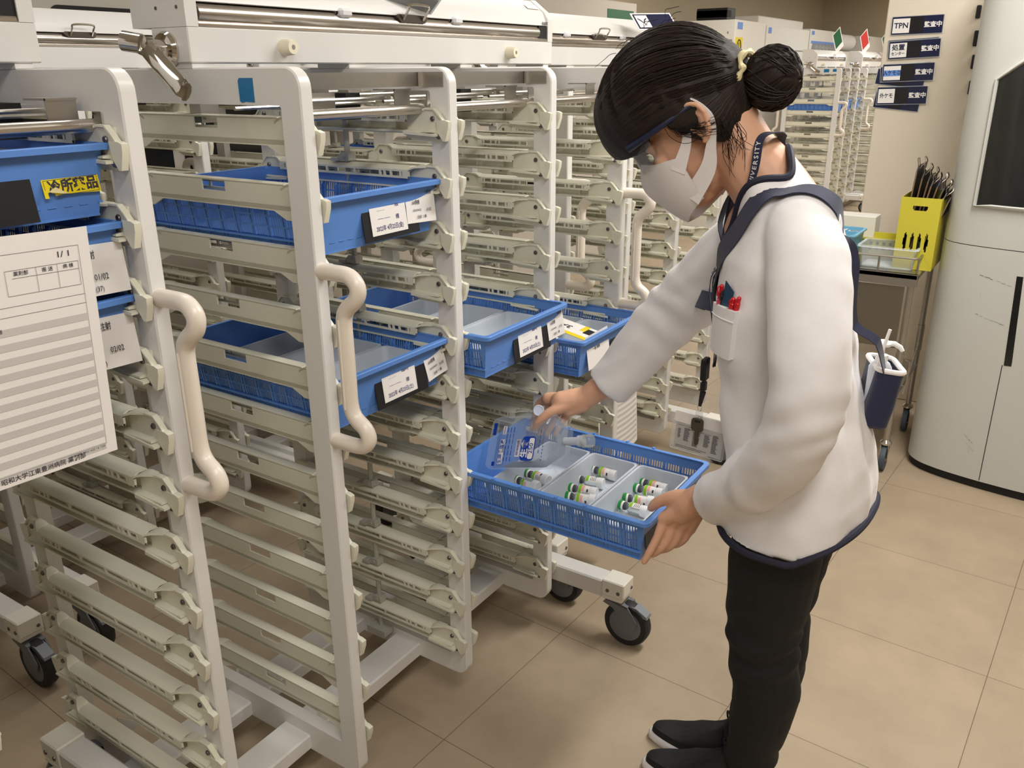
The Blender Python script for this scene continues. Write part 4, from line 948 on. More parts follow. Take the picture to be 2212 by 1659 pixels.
# ================================================================== THE WOMAN
from mathutils import noise as mnoise
SKIN = mat('skin', (222, 172, 142), .48, noise=.05, nscale=30, sss=.12, bump=.08, bscale=260, spec=.4)
COAT = mat('white_cotton', (236, 233, 234), .75, noise=.012, nscale=14, bump=.12, bscale=700, sheen=.15)
TRIM = mat('navy_piping', (24, 25, 48), .7, noise=.1)
BLACKCLOTH = mat('black_cotton', (15, 15, 17), .85, noise=.12, nscale=60, bump=.2, bscale=500)
SHOEK = mat('black_knit', (17, 17, 18), .8, noise=.15, nscale=300, bump=.4, bscale=700)
SOLE = mat('white_sole', (226, 222, 224), .6, noise=.03)
MASKM = mat('mask_fleece', (232, 226, 224), .9, noise=.02, nscale=60, bump=.15, bscale=900)
FRAMEB = mat('dark_blue_frame', (22, 32, 62), .25, noise=.05)
LENS = clear('clear_lens', (216, 226, 236), .10, .04)
# hair: fine streaks along the head
HAIRM = bpy.data.materials.new('dark_brown_hair'); HAIRM.use_nodes = True; nt = HAIRM.node_tree; N = nt.nodes; L = nt.links; p = N['Principled BSDF']
tc = N.new('ShaderNodeUVMap'); mp = N.new('ShaderNodeMapping'); mp.inputs['Scale'].default_value = (120, 2.2, 1); L.new(tc.outputs['UV'], mp.inputs['Vector'])
nz = N.new('ShaderNodeTexNoise'); nz.inputs['Scale'].default_value = 1.0; nz.inputs['Detail'].default_value = 5; L.new(mp.outputs['Vector'], nz.inputs['Vector'])
cr = N.new('ShaderNodeValToRGB'); cr.color_ramp.elements[0].position = .3; cr.color_ramp.elements[0].color = (*srgb(17, 12, 11), 1); cr.color_ramp.elements[1].position = .75; cr.color_ramp.elements[1].color = (*srgb(50, 36, 29), 1)
L.new(nz.outputs['Fac'], cr.inputs['Fac']); L.new(cr.outputs['Color'], p.inputs['Base Color'])
bp_ = N.new('ShaderNodeBump'); bp_.inputs['Strength'].default_value = .5; bp_.inputs['Distance'].default_value = .003; L.new(nz.outputs['Fac'], bp_.inputs['Height']); L.new(bp_.outputs['Normal'], p.inputs['Normal'])
p.inputs['Roughness'].default_value = .55; p.inputs['Specular IOR Level'].default_value = .3

def ball(mb, c, r, R=None, n=16, m=10):
    """ellipsoid, r = (x,y,z) radii along the columns of R"""
    R = R or Matrix.Identity(3); vs = []; fs = []; C_ = Vector(c)
    for i in range(m+1):
        t = PI*i/m
        for k in range(n):
            a = 2*PI*k/n; vs.append(C_ + R @ Vector((r[0]*math.sin(t)*math.cos(a), r[1]*math.sin(t)*math.sin(a), r[2]*math.cos(t))))
    for i in range(m):
        for k in range(n):
            q = (i*n+k, i*n+(k+1) % n, (i+1)*n+(k+1) % n, (i+1)*n+k)
            fs.append(q)
    mb.add(vs, fs)
def limb(mb, pts, rad, n=16, sub=5, endball=True):
    """tapered limb through joints with round ends"""
    P = bez(pts, sub); m = len(P); R = []
    for i in range(m):
        t = i/(m-1)*(len(rad)-1); k = min(int(t), len(rad)-2); R.append(rad[k]+(rad[k+1]-rad[k])*(t-k))
    mb.tube(P, R, n); ball(mb, P[0], (R[0],)*3)
    if endball: ball(mb, P[-1], (R[-1],)*3)
def solid(name, mb, m, voxel, parent, smooth=3, fn=None):
    """closed shapes fused into one continuous skin"""
    me = bpy.data.meshes.new(name); me.from_pydata([tuple(v) for v in mb.v], [], mb.f)
    bm = bmesh.new(); bm.from_mesh(me); bmesh.ops.remove_doubles(bm, verts=bm.verts, dist=1e-6); bmesh.ops.dissolve_degenerate(bm, edges=bm.edges, dist=1e-7); bmesh.ops.recalc_face_normals(bm, faces=bm.faces); bm.to_mesh(me); bm.free()
    o = bpy.data.objects.new(name, me); COL.objects.link(o)
    r = o.modifiers.new('fuse', 'REMESH'); r.mode = 'VOXEL'; r.voxel_size = voxel
    if smooth: s = o.modifiers.new('relax', 'SMOOTH'); s.factor = .5; s.iterations = smooth
    dg = bpy.context.evaluated_depsgraph_get(); me2 = bpy.data.meshes.new_from_object(o.evaluated_get(dg)); o.modifiers.clear(); o.data = me2; bpy.data.meshes.remove(me); me2.name = name
    if fn:
        nor = [v.normal.copy() for v in me2.vertices]
        for v, nn in zip(me2.vertices, nor): v.co = fn(v.co.copy(), nn)
    me2.materials.clear(); me2.materials.append(m); me2.polygons.foreach_set('use_smooth', [True]*len(me2.polygons)); me2.update()
    if parent: o.parent = parent
    return o
def drop_faces(o, test):
    bm = bmesh.new(); bm.from_mesh(o.data); bmesh.ops.delete(bm, geom=[f for f in bm.faces if test(f.calc_center_median())], context='FACES'); bm.to_mesh(o.data); bm.free()

# head frame: f looks forward and down, u is the crown, x to her right
TILT = math.radians(33); HF = Vector((-.05, math.cos(TILT), -math.sin(TILT))).normalized(); HX = Vector((1, .05, 0)); HX = (HX-HF*HX.dot(HF)).normalized(); HU = HX.cross(HF)
E0 = Vector((.475, -.492, 1.404)); HS = 1.06
HR = Matrix((HX, HF, HU)).transposed()
def H(x, f, u): return E0 + HS*(HX*x + HF*f + HU*u)
body = MB()
ball(body, H(0, .018, .060), (.074*HS, .096*HS, .084*HS), HR, 20, 14)
ball(body, H(0, .052, -.015), (.062*HS, .062*HS, .088*HS), HR, 20, 14)
ball(body, H(0, .072, -.075), (.040*HS, .040*HS, .036*HS), HR)
ball(body, H(0, .112, -.018), (.012*HS, .016*HS, .020*HS), HR); ball(body, H(0, .104, .008), (.009*HS, .012*HS, .026*HS), HR)
for s in (-1, 1):
    ball(body, H(s*.038, .088, -.020), (.022*HS, .020*HS, .020*HS), HR); ball(body, H(s*.030, .099, .016), (.016*HS, .013*HS, .011*HS), HR); ball(body, H(s*.028, .100, .034), (.024*HS, .010*HS, .008*HS), HR)
    # ear: shell, rim, lobe
    ball(body, H(s*.074, -.002, .004), (.006, .016*HS, .028*HS), HR)
    rim = [H(s*.074, .010, .012), H(s*.080, .012, .026), H(s*.084, .002, .034), H(s*.086, -.012, .028), H(s*.086, -.019, .012), H(s*.084, -.017, -.006), H(s*.080, -.008, -.020), H(s*.076, .002, -.026)]
    limb(body, rim, [.0040, .0045, .0045, .0045, .0045, .0045, .0055, .006], 8, 4)
    limb(body, [H(s*.080, -.004, .022), H(s*.083, -.010, .008), H(s*.080, -.006, -.008)], [.003, .0035, .0035], 8, 4); ball(body, H(s*.079, .012, -.002), (.004, .004, .007), HR)
limb(body, [(.490, -.640, 1.235), (.484, -.590, 1.305), (.478, -.548, 1.352), H(0, -.012, -.005)], [.070, .062, .056, .058], 20)
limb(body, [(.50, -.69, .80), (.50, -.67, .95), (.496, -.64, 1.08), (.492, -.622, 1.19)], [.09, .085, .09, .085], 18)
limb(body, [(.375, -.672, 1.235), (.43, -.640, 1.250), (.492, -.612, 1.255), (.57, -.565, 1.230), (.635, -.53, 1.205)], [.032, .042, .056, .042, .032], 16)
ball(body, (.494, -.560, 1.205), (.085, .042, .075), Matrix.Rotation(.42, 3, 'Z'))
# right arm (reaches into the basket) and left arm (holds its corner)
limb(body, [(.65, -.50, 1.20), (.70, -.345, 1.01)], [.036, .034], 14); limb(body, [(.70, -.345, 1.01), (.672, -.235, .845), (.648, -.168, .778)], [.038, .033, .0265], 16)
limb(body, [(.352, -.700, 1.215), (.310, -.728, 1.12), (.284, -.743, 1.02)], [.036, .034, .034], 14); limb(body, [(.284, -.743, 1.02), (.302, -.718, .915), (.360, -.640, .80), (.418, -.562, .734), (.434, -.532, .716)], [.034, .033, .031, .028, .0265], 16)
def digit(pts, rad): limb(body, pts, rad, 12, 4)
# right hand: palm over the bag edge, thumb in front, four fingers curled behind the film
limb(body, [(.648, -.168, .778), (.632, -.140, .768), (.618, -.118, .764)], [.026, .029, .027], 16)
for a, b, r0, r1 in (((.640, -.150, .770), (.622, -.078, .764), .021, .015), ((.642, -.155, .768), (.626, -.100, .764), .021, .0155), ((.640, -.158, .764), (.624, -.122, .756), .020, .0145), ((.636, -.160, .760), (.616, -.138, .746), .019, .013)): limb(body, [a, b], [r0, r1], 12)
for K, Pj, Dj, T, r in (((.622, -.078, .764), (.632, -.048, .742), (.616, -.046, .713), (.594, -.052, .690), .0088), ((.626, -.100, .764), (.636, -.074, .738), (.616, -.070, .708), (.590, -.076, .686), .0090),
                        ((.624, -.122, .756), (.634, -.100, .730), (.614, -.094, .704), (.590, -.096, .690), .0086), ((.616, -.138, .746), (.626, -.122, .724), (.610, -.116, .704), (.592, -.116, .692), .0076)):
    digit([K, Pj, Dj, T], [r*1.35, r*1.08, r, r*.82])
digit([(.630, -.150, .766), (.600, -.122, .756), (.580, -.100, .742), (.570, -.084, .722), (.567, -.077, .707)], [.019, .0145, .0115, .0108, .0082])
# left hand: thumb along the rim, fingers down round the basket corner
limb(body, [(.434, -.532, .716), (.440, -.512, .694), (.447, -.492, .668)], [.0255, .028, .026], 16)
for a, b, r0, r1 in (((.436, -.520, .700), (.437, -.463, .647), .019, .0150), ((.442, -.522, .698), (.447, -.477, .638), .019, .0150), ((.448, -.526, .696), (.456, -.491, .630), .019, .0142), ((.452, -.530, .694), (.466, -.505, .623), .018, .0130)): limb(body, [a, b], [r0, r1], 12)
for K, Pj, Dj, T, r in (((.437, -.463, .647), (.424, -.456, .612), (.412, -.446, .580), (.406, -.437, .556), .0086), ((.447, -.477, .638), (.437, -.471, .602), (.431, -.458, .578), (.430, -.444, .562), .0089),
                        ((.456, -.491, .630), (.448, -.485, .600), (.443, -.471, .580), (.443, -.455, .568), .0085), ((.466, -.505, .623), (.459, -.497, .599), (.456, -.482, .584), (.457, -.466, .576), .0075)):
    digit([K, Pj, Dj, T], [r*1.4, r*1.1, r, r*.82])
digit([(.440, -.514, .704), (.444, -.482, .697), (.446, -.456, .684), (.449, -.437, .668), (.451, -.427, .655)], [.020, .0165, .0125, .0115, .0090])
limb(body, [(.44, -.69, .80), (.455, -.675, .44), (.485, -.672, .12)], [.06, .042, .03], 12); limb(body, [(.56, -.69, .80), (.555, -.672, .44), (.545, -.655, .12)], [.06, .042, .03], 12)
person = solid('person', body, SKIN, .0034, None, 2)
tag(person, 'person in a white jacket and black trousers bending over a blue basket', 'person')

# ---- hair as one shell with a hairline, swept to the bun
hm = MB(); nphi, nth = 72, 30; uv = []
def hair_pt(ph, t, k):
    """ph: 0 at the face, t: 0 crown .. 1 hairline, k: 1 outside, <1 inside"""
    a = abs(ph)/PI                                     # 0 front .. 1 back
    ub = [(0, .040), (.18, .022), (.34, .012), (.44, .030), (.50, .028), (.57, -.012), (.70, -.040), (1, -.048)]
    for (a0, u0), (a1, u1) in zip(ub, ub[1:]):
        if a0 <= a <= a1: ulow = u0+(u1-u0)*(a-a0)/(a1-a0)
    cf, cu, rf, ru, rx = .044, .078, .128, .104, .094
    bk = max(0, min(1, (a-.42)/.3)); bk = bk*bk*(3-2*bk); cu = .078-.036*bk; ru = .182-cu; rf = .128-.010*bk
    ct = max(-.985, (ulow-cu)/ru); tm = math.acos(ct); th = tm*t
    f = cf+rf*k*math.sin(th)*math.cos(ph); x = rx*k*math.sin(th)*math.sin(ph); u = cu+ru*k*math.cos(th)
    if a < .5: f += .016*max(0, math.cos(ph))*max(0, t-.35); u -= .010*max(0, t-.85)*max(0, math.cos(ph))
    if a > .6: f -= .016*(a-.6)/.4*math.exp(-((t-.62)/.2)**2)     # pulled out towards the bun
    # lock ridges
    w_ = .0016*math.sin(ph*23+6*t)+.0011*math.sin(ph*41-4*t)
    return H(x*(1+w_*6), f+w_*math.cos(ph), u+w_*.4)
vs = []; fs = []
for k in (1.0, .90):
    for j in range(nth+1):
        for i in range(nphi): vs.append(hair_pt(-PI+2*PI*i/nphi, j/nth, k))
st_ = (nth+1)*nphi
for s in (0, 1):
    for j in range(nth):
        for i in range(nphi):
            q = [s*st_+j*nphi+i, s*st_+j*nphi+(i+1) % nphi, s*st_+(j+1)*nphi+(i+1) % nphi, s*st_+(j+1)*nphi+i]; fs.append(q if s == 0 else q[::-1])
for i in range(nphi):
    a = nth*nphi+i; b = nth*nphi+(i+1) % nphi; fs.append((a, b, st_+b, st_+a))
hm.add(vs, fs); hair = hm.build('hair', HAIRM, person, angle=80)
def strand_uv(o, fun):
    me = o.data; ul = me.uv_layers.new(name='UVMap')
    for l in me.loops: ul.data[l.index].uv = fun(me.vertices[l.vertex_index].co)
IR = HR.transposed()
def head_uv(co):
    q = IR @ (co-E0)                                  # streaks run from the face towards the bun
    return (math.atan2(q.x/.094, (q.z-.060)/.10)/PI, q.y*6)
strand_uv(hair, head_uv)
hs = MB(); random.seed(33)
for i in range(300):                                  # fine strands lying on the shell, from the parting to the bun
    al = random.uniform(-.35, PI*1.02); s0_, s1_ = random.uniform(.35, 1.6), random.uniform(1.9, 2.95); off = random.uniform(1.000, 1.012); pts = []
    for k in range(9):
        t_ = s0_+(s1_-s0_)*k/8; cf, rf = .044, .128; back = max(0, -math.cos(t_)); cu_ = .078-.036*back; ru_ = .182-cu_
        sa = math.sin(al); f_ = cf+rf*off*math.cos(t_); r_ = off*math.sin(t_)
        x_ = -.094*r_*math.cos(al); u_ = cu_+ru_*r_*(sa if sa > 0 else sa*.9)
        pts.append(H(x_, f_, u_))
    hs.tube(pts, [.0004]+[.0011]*7+[.0004], 4)
hso = hs.build('hair_strand', HAIRM, hair, smooth=True); hso['kind'] = 'stuff'; strand_uv(hso, head_uv)
bn = MB(); BC = Vector((.478, -.585, 1.474))
vs = []; fs = []; nn_, mm_ = 28, 18
for i in range(mm_+1):
    t = PI*i/mm_
    for k in range(nn_):
        a = 2*PI*k/nn_; w_ = 1+.035*math.sin(7*a+5*t)+.02*math.sin(11*a-3*t)
        vs.append(BC+Vector((.044*w_*math.sin(t)*math.cos(a), -.046*math.cos(t)*w_, .050*w_*math.sin(t)*math.sin(a))))
for i in range(mm_):
    for k in range(nn_): fs.append((i*nn_+k, i*nn_+(k+1) % nn_, (i+1)*nn_+(k+1) % nn_, (i+1)*nn_+k))
bn.add(vs, fs); bun = bn.build('hair_bun', HAIRM, person, angle=80); strand_uv(bun, lambda co: (math.atan2((co-BC).x, (co-BC).y)/PI*.8+(co-BC).z*5, (co-BC).z*9))
hs = MB()
for i in range(90):                                   # strands wound round the bun
    a0 = random.uniform(0, 2*PI); tw = random.uniform(.5, 1.6)*random.choice((-1, 1)); pts = []
    for k in range(8):
        t_ = .35+2.3*k/7; a_ = a0+tw*k/7; o_ = 1.02; pts.append(BC+Vector((.045*o_*math.sin(t_)*math.cos(a_), .047*math.cos(t_)*o_, .051*o_*math.sin(t_)*math.sin(a_))))
    hs.tube(pts, [.0004]+[.0011]*6+[.0004], 4)
b_s = hs.build('hair_strand', HAIRM, bun); b_s['kind'] = 'stuff'; strand_uv(b_s, lambda co: (co.x*9, co.z*9))
mb = MB(); mb.tube([(.478+.034*math.cos(a), -.541+.004*math.sin(6*a), 1.478+.037*math.sin(a)+.003*math.cos(6*a)) for a in [2*PI*k/60 for k in range(60)]], [.0052+.0018*math.sin(12*2*PI*k/60) for k in range(60)], 8, closed=True)
mb.build('hair_tie', mat('beige_cord', (226, 212, 166), .6, noise=.08), person)
mb = MB(); random.seed(21)
for i in range(70):                                   # loose wisps before and behind the ear and at the fringe
    j = lambda v: random.uniform(-v, v)
    if i < 30: s_0 = H(-.0775+j(.003), .034+j(.016), .030+j(.006)); d = [(-.002+j(.002), -.008+j(.006), -.020), (-.006, -.030+j(.012), -.036+j(.006)), (-.010+j(.004), -.058+j(.022), -.048+j(.012))]
    elif i < 56: s_0 = H(-.068+j(.004), -.040+j(.022), -.012+j(.012)); d = [(.001, .003+j(.005), -.020), (.004, .008+j(.009), -.044), (.010+j(.006), .014+j(.014), -.060+j(.022))]
    else: s_0 = H(j(.05), .02+j(.07), .176); d = [(j(.004), .010, .004), (j(.008), .020, .006+j(.004)), (j(.01), .034+j(.01), .003+j(.006))]
    pts = [s_0] + [s_0+HS*(HX*a_+HF*b_+HU*c_) for a_, b_, c_ in d]; mb.tube(bez(pts, 4), [.0005]*9+[.0004]*3+[.0002], 4)
wi = mb.build('hair_wisp', HAIRM, hair); wi.data.uv_layers.new(name='UVMap'); wi['kind'] = 'stuff'

# ---- eyes, glasses, mask
for s in (-1, 1):
    mb = MB(); ball(mb, H(s*.030, .0860, .0065), (.011, .0105, .0060), HR); mb.mat_i(1); ball(mb, H(s*.030, .0958, .0050), (.0050, .003, .0040), HR); mb.build('eye', [mat('eye_white', (226, 220, 214), .2), BLACK], person)
gl = MB()
for s in (-1, 1): gl.tube([H(s*.083, -.012, .030), H(s*.086, .03, .028), H(s*.084, .085, .027), H(s*.078, .118, .028)], [.004, .0045, .0055, .007], 8, up=HU, flat=1.0)
arcp = [H(.080*math.sin(a), .060+.083*math.cos(a), .030) for a in [(-1.3+2.6*i/20) for i in range(21)]]
gl.tube(arcp, .0055, 8, up=HU); glo = gl.build('eyeglasses', FRAMEB, person)
mb = MB(); vs = []; fs = []
for i in range(25):
    a = -1.3+2.6*i/24; dp = .040-.012*math.exp(-(a/.16)**2)
    vs += [H(.080*math.sin(a), .060+.083*math.cos(a), .028), H(.077*math.sin(a), .060+.081*math.cos(a), .028-dp)]
for i in range(24): fs.append((2*i, 2*i+1, 2*i+3, 2*i+2))
mb.add(vs, fs); mb.build('lens', LENS, glo)
def mask_pt(a, v, off=0.0):
    """a: angle round the face, v: 0 chin .. 1 bridge of the nose"""
    u = -.122+v*.128; prof = math.sqrt(max(.0, 1-((u+.018)/.118)**2)); nose = .022*math.exp(-(a/.34)**2)*math.exp(-((v-.72)/.34)**2)
    rf = (.072+off)*prof+nose+.006; rx = (.070+off)*(.38+.62*prof)
    return H(rx*math.sin(a)*1.0, .046+rf*math.cos(a)+.022*(1-v)*math.cos(a), u)
mb = MB(); vs = []; fs = []; na, nv = 30, 14
for sgn, off in ((0, .006), (1, .003)):
    for i in range(na+1):
        a = -1.5+3.0*i/na; e = abs(a)/1.5
        for j in range(nv+1):
            v = j/nv; v0 = .02+.26*max(0, e-.35)**1.3; v1 = 1.0-.30*max(0, e-.10)**1.0*(1 if e < .75 else .95); vs.append(mask_pt(a, v0+(v1-v0)*v, off))
b2_ = (na+1)*(nv+1)
for s in (0, 1):
    for i in range(na):
        for j in range(nv):
            q = [s*b2_+i*(nv+1)+j, s*b2_+i*(nv+1)+j+1, s*b2_+(i+1)*(nv+1)+j+1, s*b2_+(i+1)*(nv+1)+j]; fs.append(q if s else q[::-1])
mb.add(vs, fs)
def ribbon(mb, pts, nrm, wd, th=.0012):
    """flat band through pts, nrm = outward normals, wd = widths"""
    P = [Vector(p) for p in pts]; n = len(P); W = wd if isinstance(wd, (list, tuple)) else [wd]*n; vs = []; fs = []
    for i in range(n):
        t = (P[min(i+1, n-1)]-P[max(i-1, 0)]).normalized(); nn = Vector(nrm[i]); nn = (nn-t*nn.dot(t)).normalized(); b = t.cross(nn)*W[i]/2; h = nn*th/2
        vs += [P[i]+b+h, P[i]-b+h, P[i]-b-h, P[i]+b-h]
    for i in range(n-1):
        a = 4*i; c = a+4
        for k in range(4): fs.append((a+k, a+(k+1) % 4, c+(k+1) % 4, c+k))
    fs += [(0, 3, 2, 1), (4*n-4, 4*n-3, 4*n-2, 4*n-1)]; mb.add(vs, fs)
for s in (-1, 1):
    a = 1.42*s
    p1 = [mask_pt(a*.96, .60, .006), H(s*.0765, .030, -.014), H(s*.0795, .016, .012), H(s*.083, -.002, .040)]
    p2 = [mask_pt(a*.90, .24, .006), H(s*.071, .022, -.066), H(s*.076, .000, -.040), H(s*.083, -.022, -.010), H(s*.086, -.024, .012), H(s*.085, -.012, .036), H(s*.083, -.002, .040)]
    for pp, w0 in ((p1, [.026, .017, .010, .004]), (p2, [.034, .028, .018, .009, .004, .003, .003])):
        q = bez(pp, 6); m = len(q); ww = []
        for i in range(m):
            t = i/(m-1)*(len(w0)-1); k = min(int(t), len(w0)-2); ww.append(w0[k]+(w0[k+1]-w0[k])*(t-k))
        ribbon(mb, q, [HX*s+HF*.1 for _ in q], ww)
mb.build('face_mask', MASKM, person, angle=70)

# ---- trousers and shoes
tr = MB()
limb(tr, [(.430, -.695, .80), (.440, -.684, .62), (.452, -.676, .44), (.468, -.690, .31), (.487, -.672, .15), (.492, -.664, .085)], [.080, .084, .069, .067, .054, .050], 20)
limb(tr, [(.572, -.690, .80), (.568, -.680, .62), (.560, -.668, .44), (.556, -.676, .31), (.550, -.650, .15), (.549, -.640, .085)], [.080, .084, .069, .066, .053, .049], 20)
ball(tr, (.5, -.69, .78), (.135, .100, .10))
def tr_fold(co, nn):
    z = co.z; k = math.exp(-((z-.42)/.08)**2)*.0035+.0006+math.exp(-((z-.12)/.04)**2)*.003
    return co+nn*k*(math.sin(z*80+14*co.y+5*mnoise.noise(co*9))+.6*mnoise.noise(co*22))
solid('trousers', tr, BLACKCLOTH, .0062, person, 2, tr_fold)
def shoe(x0, y0, x1, y1, name='shoe'):
    """heel point to toe point on the floor"""
    d = Vector((x1-x0, y1-y0, 0)); ln_ = d.length; d.normalize(); s = Vector((d.y, -d.x, 0)); O = Vector((x0, y0, 0))
    def loop(k, z, n=36):
        out = []
        for i in range(n):
            a = 2*PI*i/n; t = .5-.5*math.cos(a); wv = (.030+.0165*math.sin(PI*min(1, t*1.02)**1.25))*(abs(math.sin(a))**.62)*(1 if math.sin(a) >= 0 else -1)
            out.append(O+d*(ln_*(.5+(t-.5)*k))+s*wv*k+Vector((0, 0, z)))
        return out
    mb = MB()
    up = [loop(.97, .020), loop(.96, .034), loop(.93, .046)]
    for h, kk, sh in ((.058, .84, -.012), (.070, .70, -.030), (.082, .54, -.048), (.096, .44, -.060), (.108, .42, -.064)): up.append([v+d*sh for v in loop(kk, h)])
    for r in up:
        for v in r:
            t = (v-O).dot(d)/ln_
            if v.z > .04: v.z = min(v.z, .040+ (.075*max(0, (.72-t))/.45 if t < .72 else 0)+.006*max(0, 1-t))
    mb.loft(up); o = mb.build(name, SHOEK, person, angle=60)
    mb = MB(); mb.loft([loop(.98, 0), loop(1.03, .006), loop(1.03, .016), loop(.99, .024), loop(.95, .025)]); mb.build('sole', SOLE, o, angle=60)
    mb = MB(); q = O+d*(ln_*.34)+Vector((0, 0, .108)); mb.tube(bez([q+s*.004, q+s*.008+Vector((0, 0, .018))+d*.006, q+Vector((0, 0, .026))+d*.009, q-s*.008+Vector((0, 0, .018))+d*.006, q-s*.004], 4), .0024, 6); mb.build('lace_loop', BLACKCLOTH, o)
shoe(.580, -.690, .540, -.418); shoe(.500, -.712, .446, -.445)

# ---- jacket
def tring(c, a, b, yaw, n=40, e=2.5, lift=None):
    out = []
    for i in range(n):
        t = 2*PI*i/n; ct, st2 = math.cos(t), math.sin(t); x = a*abs(ct)**(2/e)*(1 if ct >= 0 else -1); y = b*abs(st2)**(2/e)*(1 if st2 >= 0 else -1)
        X = c[0]+x*math.cos(yaw)-y*math.sin(yaw); Y = c[1]+x*math.sin(yaw)+y*math.cos(yaw); out.append(Vector((X, Y, c[2]+(lift(X, Y) if lift else 0))))
    return out
HEM = lambda X, Y: .62*max(0, -.735-Y) + .10*max(0, Y+.66)
TOR = [((.502, -.700, .684), .166, .128, .0, 1), ((.502, -.699, .74), .163, .127, .0, .8), ((.505, -.692, .82), .155, .124, .02, .4), ((.505, -.668, .92), .145, .122, .06, 0), ((.502, -.648, 1.02), .148, .116, .14, 0),
       ((.498, -.634, 1.11), .158, .116, .26, 0), ((.498, -.628, 1.19), .160, .106, .38, 0), ((.496, -.622, 1.245), .146, .088, .46, 0), ((.482, -.606, 1.295), .104, .070, .46, 0), ((.474, -.584, 1.340), .074, .060, .40, 0), ((.470, -.566, 1.372), .062, .050, .3, 0), ((.468, -.556, 1.398), .057, .046, .3, 0)]
jm = MB()
def hl(k): return (lambda X, Y: k*HEM(X, Y)) if k else None
rings = [tring(c, a, b, yw, lift=hl(k)) for c, a, b, yw, k in TOR]; jm.loft(rings)
limb(jm, [(.385, -.680, 1.248), (.352, -.706, 1.205), (.305, -.730, 1.12), (.282, -.745, 1.02), (.300, -.720, .915), (.360, -.640, .800), (.418, -.568, .726)], [.056, .063, .062, .061, .058, .052, .048], 24, 6, False)
limb(jm, [(.625, -.535, 1.195), (.655, -.478, 1.14), (.690, -.400, 1.05), (.702, -.345, .990), (.692, -.292, .920), (.676, -.245, .850), (.664, -.212, .808)], [.060, .070, .071, .068, .062, .056, .054], 24, 6, False)
ball(jm, (.392, -.682, 1.258), (.056, .060, .052)); ball(jm, (.585, -.565, 1.225), (.060, .055, .052))
def fold(co, nn):
    d = 0.0
    for (cx, cy, cz), (dx, dy, dz), rad, amp, fr in JF:
        q = Vector((co.x-cx, co.y-cy, co.z-cz)); w_ = math.exp(-(q.length/rad)**2)
        if w_ > .02: d += amp*w_*math.sin(fr*(q.x*dx+q.y*dy+q.z*dz)+6*mnoise.noise(co*6))
    d += .0022*mnoise.noise(co*11)+.0012*mnoise.noise(co*26)
    return co+nn*d
JF = [((.285, -.745, 1.0), (.1, .35, .93), .07, .0028, 120), ((.36, -.66, .84), (-.5, .6, .6), .07, .002, 110), ((.31, -.725, 1.13), (.2, .7, -.65), .08, .0025, 75), ((.70, -.35, 1.0), (.1, -.5, .85), .10, .0042, 85), ((.68, -.26, .87), (0, .6, .8), .08, .003, 100),
      ((.40, -.60, .98), (.7, .2, .7), .12, .0045, 70), ((.42, -.78, .84), (.85, -.5, .15), .16, .004, 60), ((.38, -.64, .77), (.9, .3, .1), .14, .0045, 60), ((.62, -.52, 1.10), (.4, .7, .6), .11, .005, 75), ((.45, -.76, 1.06), (.5, -.2, .8), .15, .003, 50)]
jacket = solid('jacket', jm, COAT, .0056, person, 2, fold)
def in_v(c):
    fx = (c.x-.492)*math.cos(.42)+(c.y+.60)*math.sin(.42); fy = -(c.x-.492)*math.sin(.42)+(c.y+.60)*math.cos(.42)
    if c.z > 1.386 - max(0, fy+.02)*.6: return True
    return fy > -.015 and c.z > 1.205 and abs(fx) < .008+(c.z-1.205)*.70
drop_faces(jacket, in_v)
def boundary_loops(o):
    bm = bmesh.new(); bm.from_mesh(o.data); nxt = {}
    for e in bm.edges:
        if e.is_boundary: a, b = e.verts[0].index, e.verts[1].index; nxt.setdefault(a, []).append(b); nxt.setdefault(b, []).append(a)
    bm.free(); out = []; seen = set()
    for st in nxt:
        if st in seen: continue
        lp = [st]; seen.add(st); cur = st
        while True:
            c = [v for v in nxt[cur] if v not in seen]
            if not c: break
            cur = c[0]; seen.add(cur); lp.append(cur)
        out.append(lp)
    return sorted(out, key=len, reverse=True)
NECK = boundary_loops(jacket)[0]; jv = jacket.data.vertices; nk_ = [jv[i].co.copy() for i in NECK]
for it in range(40): nk_ = [(nk_[i-1]+nk_[i]*2+nk_[(i+1) % len(nk_)])/4 for i in range(len(nk_))]
for i, p_ in zip(NECK, nk_): jv[i].co = p_
jacket.data.update()
from mathutils.bvhtree import BVHTree
JB = BVHTree.FromPolygons([v.co.copy() for v in jacket.data.vertices], [tuple(p_.vertices) for p_ in jacket.data.polygons])
def snap(p_, n_, off, reach=.12):
    h = JB.ray_cast(p_+n_*reach, -n_, reach*2)
    return h[0]+n_*off if h[0] is not None else p_
# points of the torso surface by height and angle (0 = her right side, pi/2 = front)
def surf(z, t, out=.004):
    for (A, B) in zip(TOR, TOR[1:]):
        if A[0][2] <= z <= B[0][2] or B is TOR[-1]:
            k = max(0, min(1, (z-A[0][2])/(B[0][2]-A[0][2]))); c = Vector(A[0]).lerp(Vector(B[0]), k); a = A[1]+(B[1]-A[1])*k; b = A[2]+(B[2]-A[2])*k; yw = A[3]+(B[3]-A[3])*k; break
    ct, st2 = math.cos(t), math.sin(t); e = 2.5; x = (a+out)*abs(ct)**(2/e)*(1 if ct >= 0 else -1); y = (b+out)*abs(st2)**(2/e)*(1 if st2 >= 0 else -1)
    return Vector((c[0]+x*math.cos(yw)-y*math.sin(yw), c[1]+x*math.sin(yw)+y*math.cos(yw), z))
def outn(p): 
    v = Vector((p.x-.497, p.y+.655, 0)); return v.normalized()
mb = MB(); hemr = [Vector((p.x, p.y, p.z))+outn(p)*.001 for p in tring(TOR[0][0], TOR[0][1]+.001, TOR[0][2]+.001, 0, 80, lift=HEM)]
mb.tube(hemr, .0065, 8, closed=True); mb.build('hem_piping', TRIM, jacket)
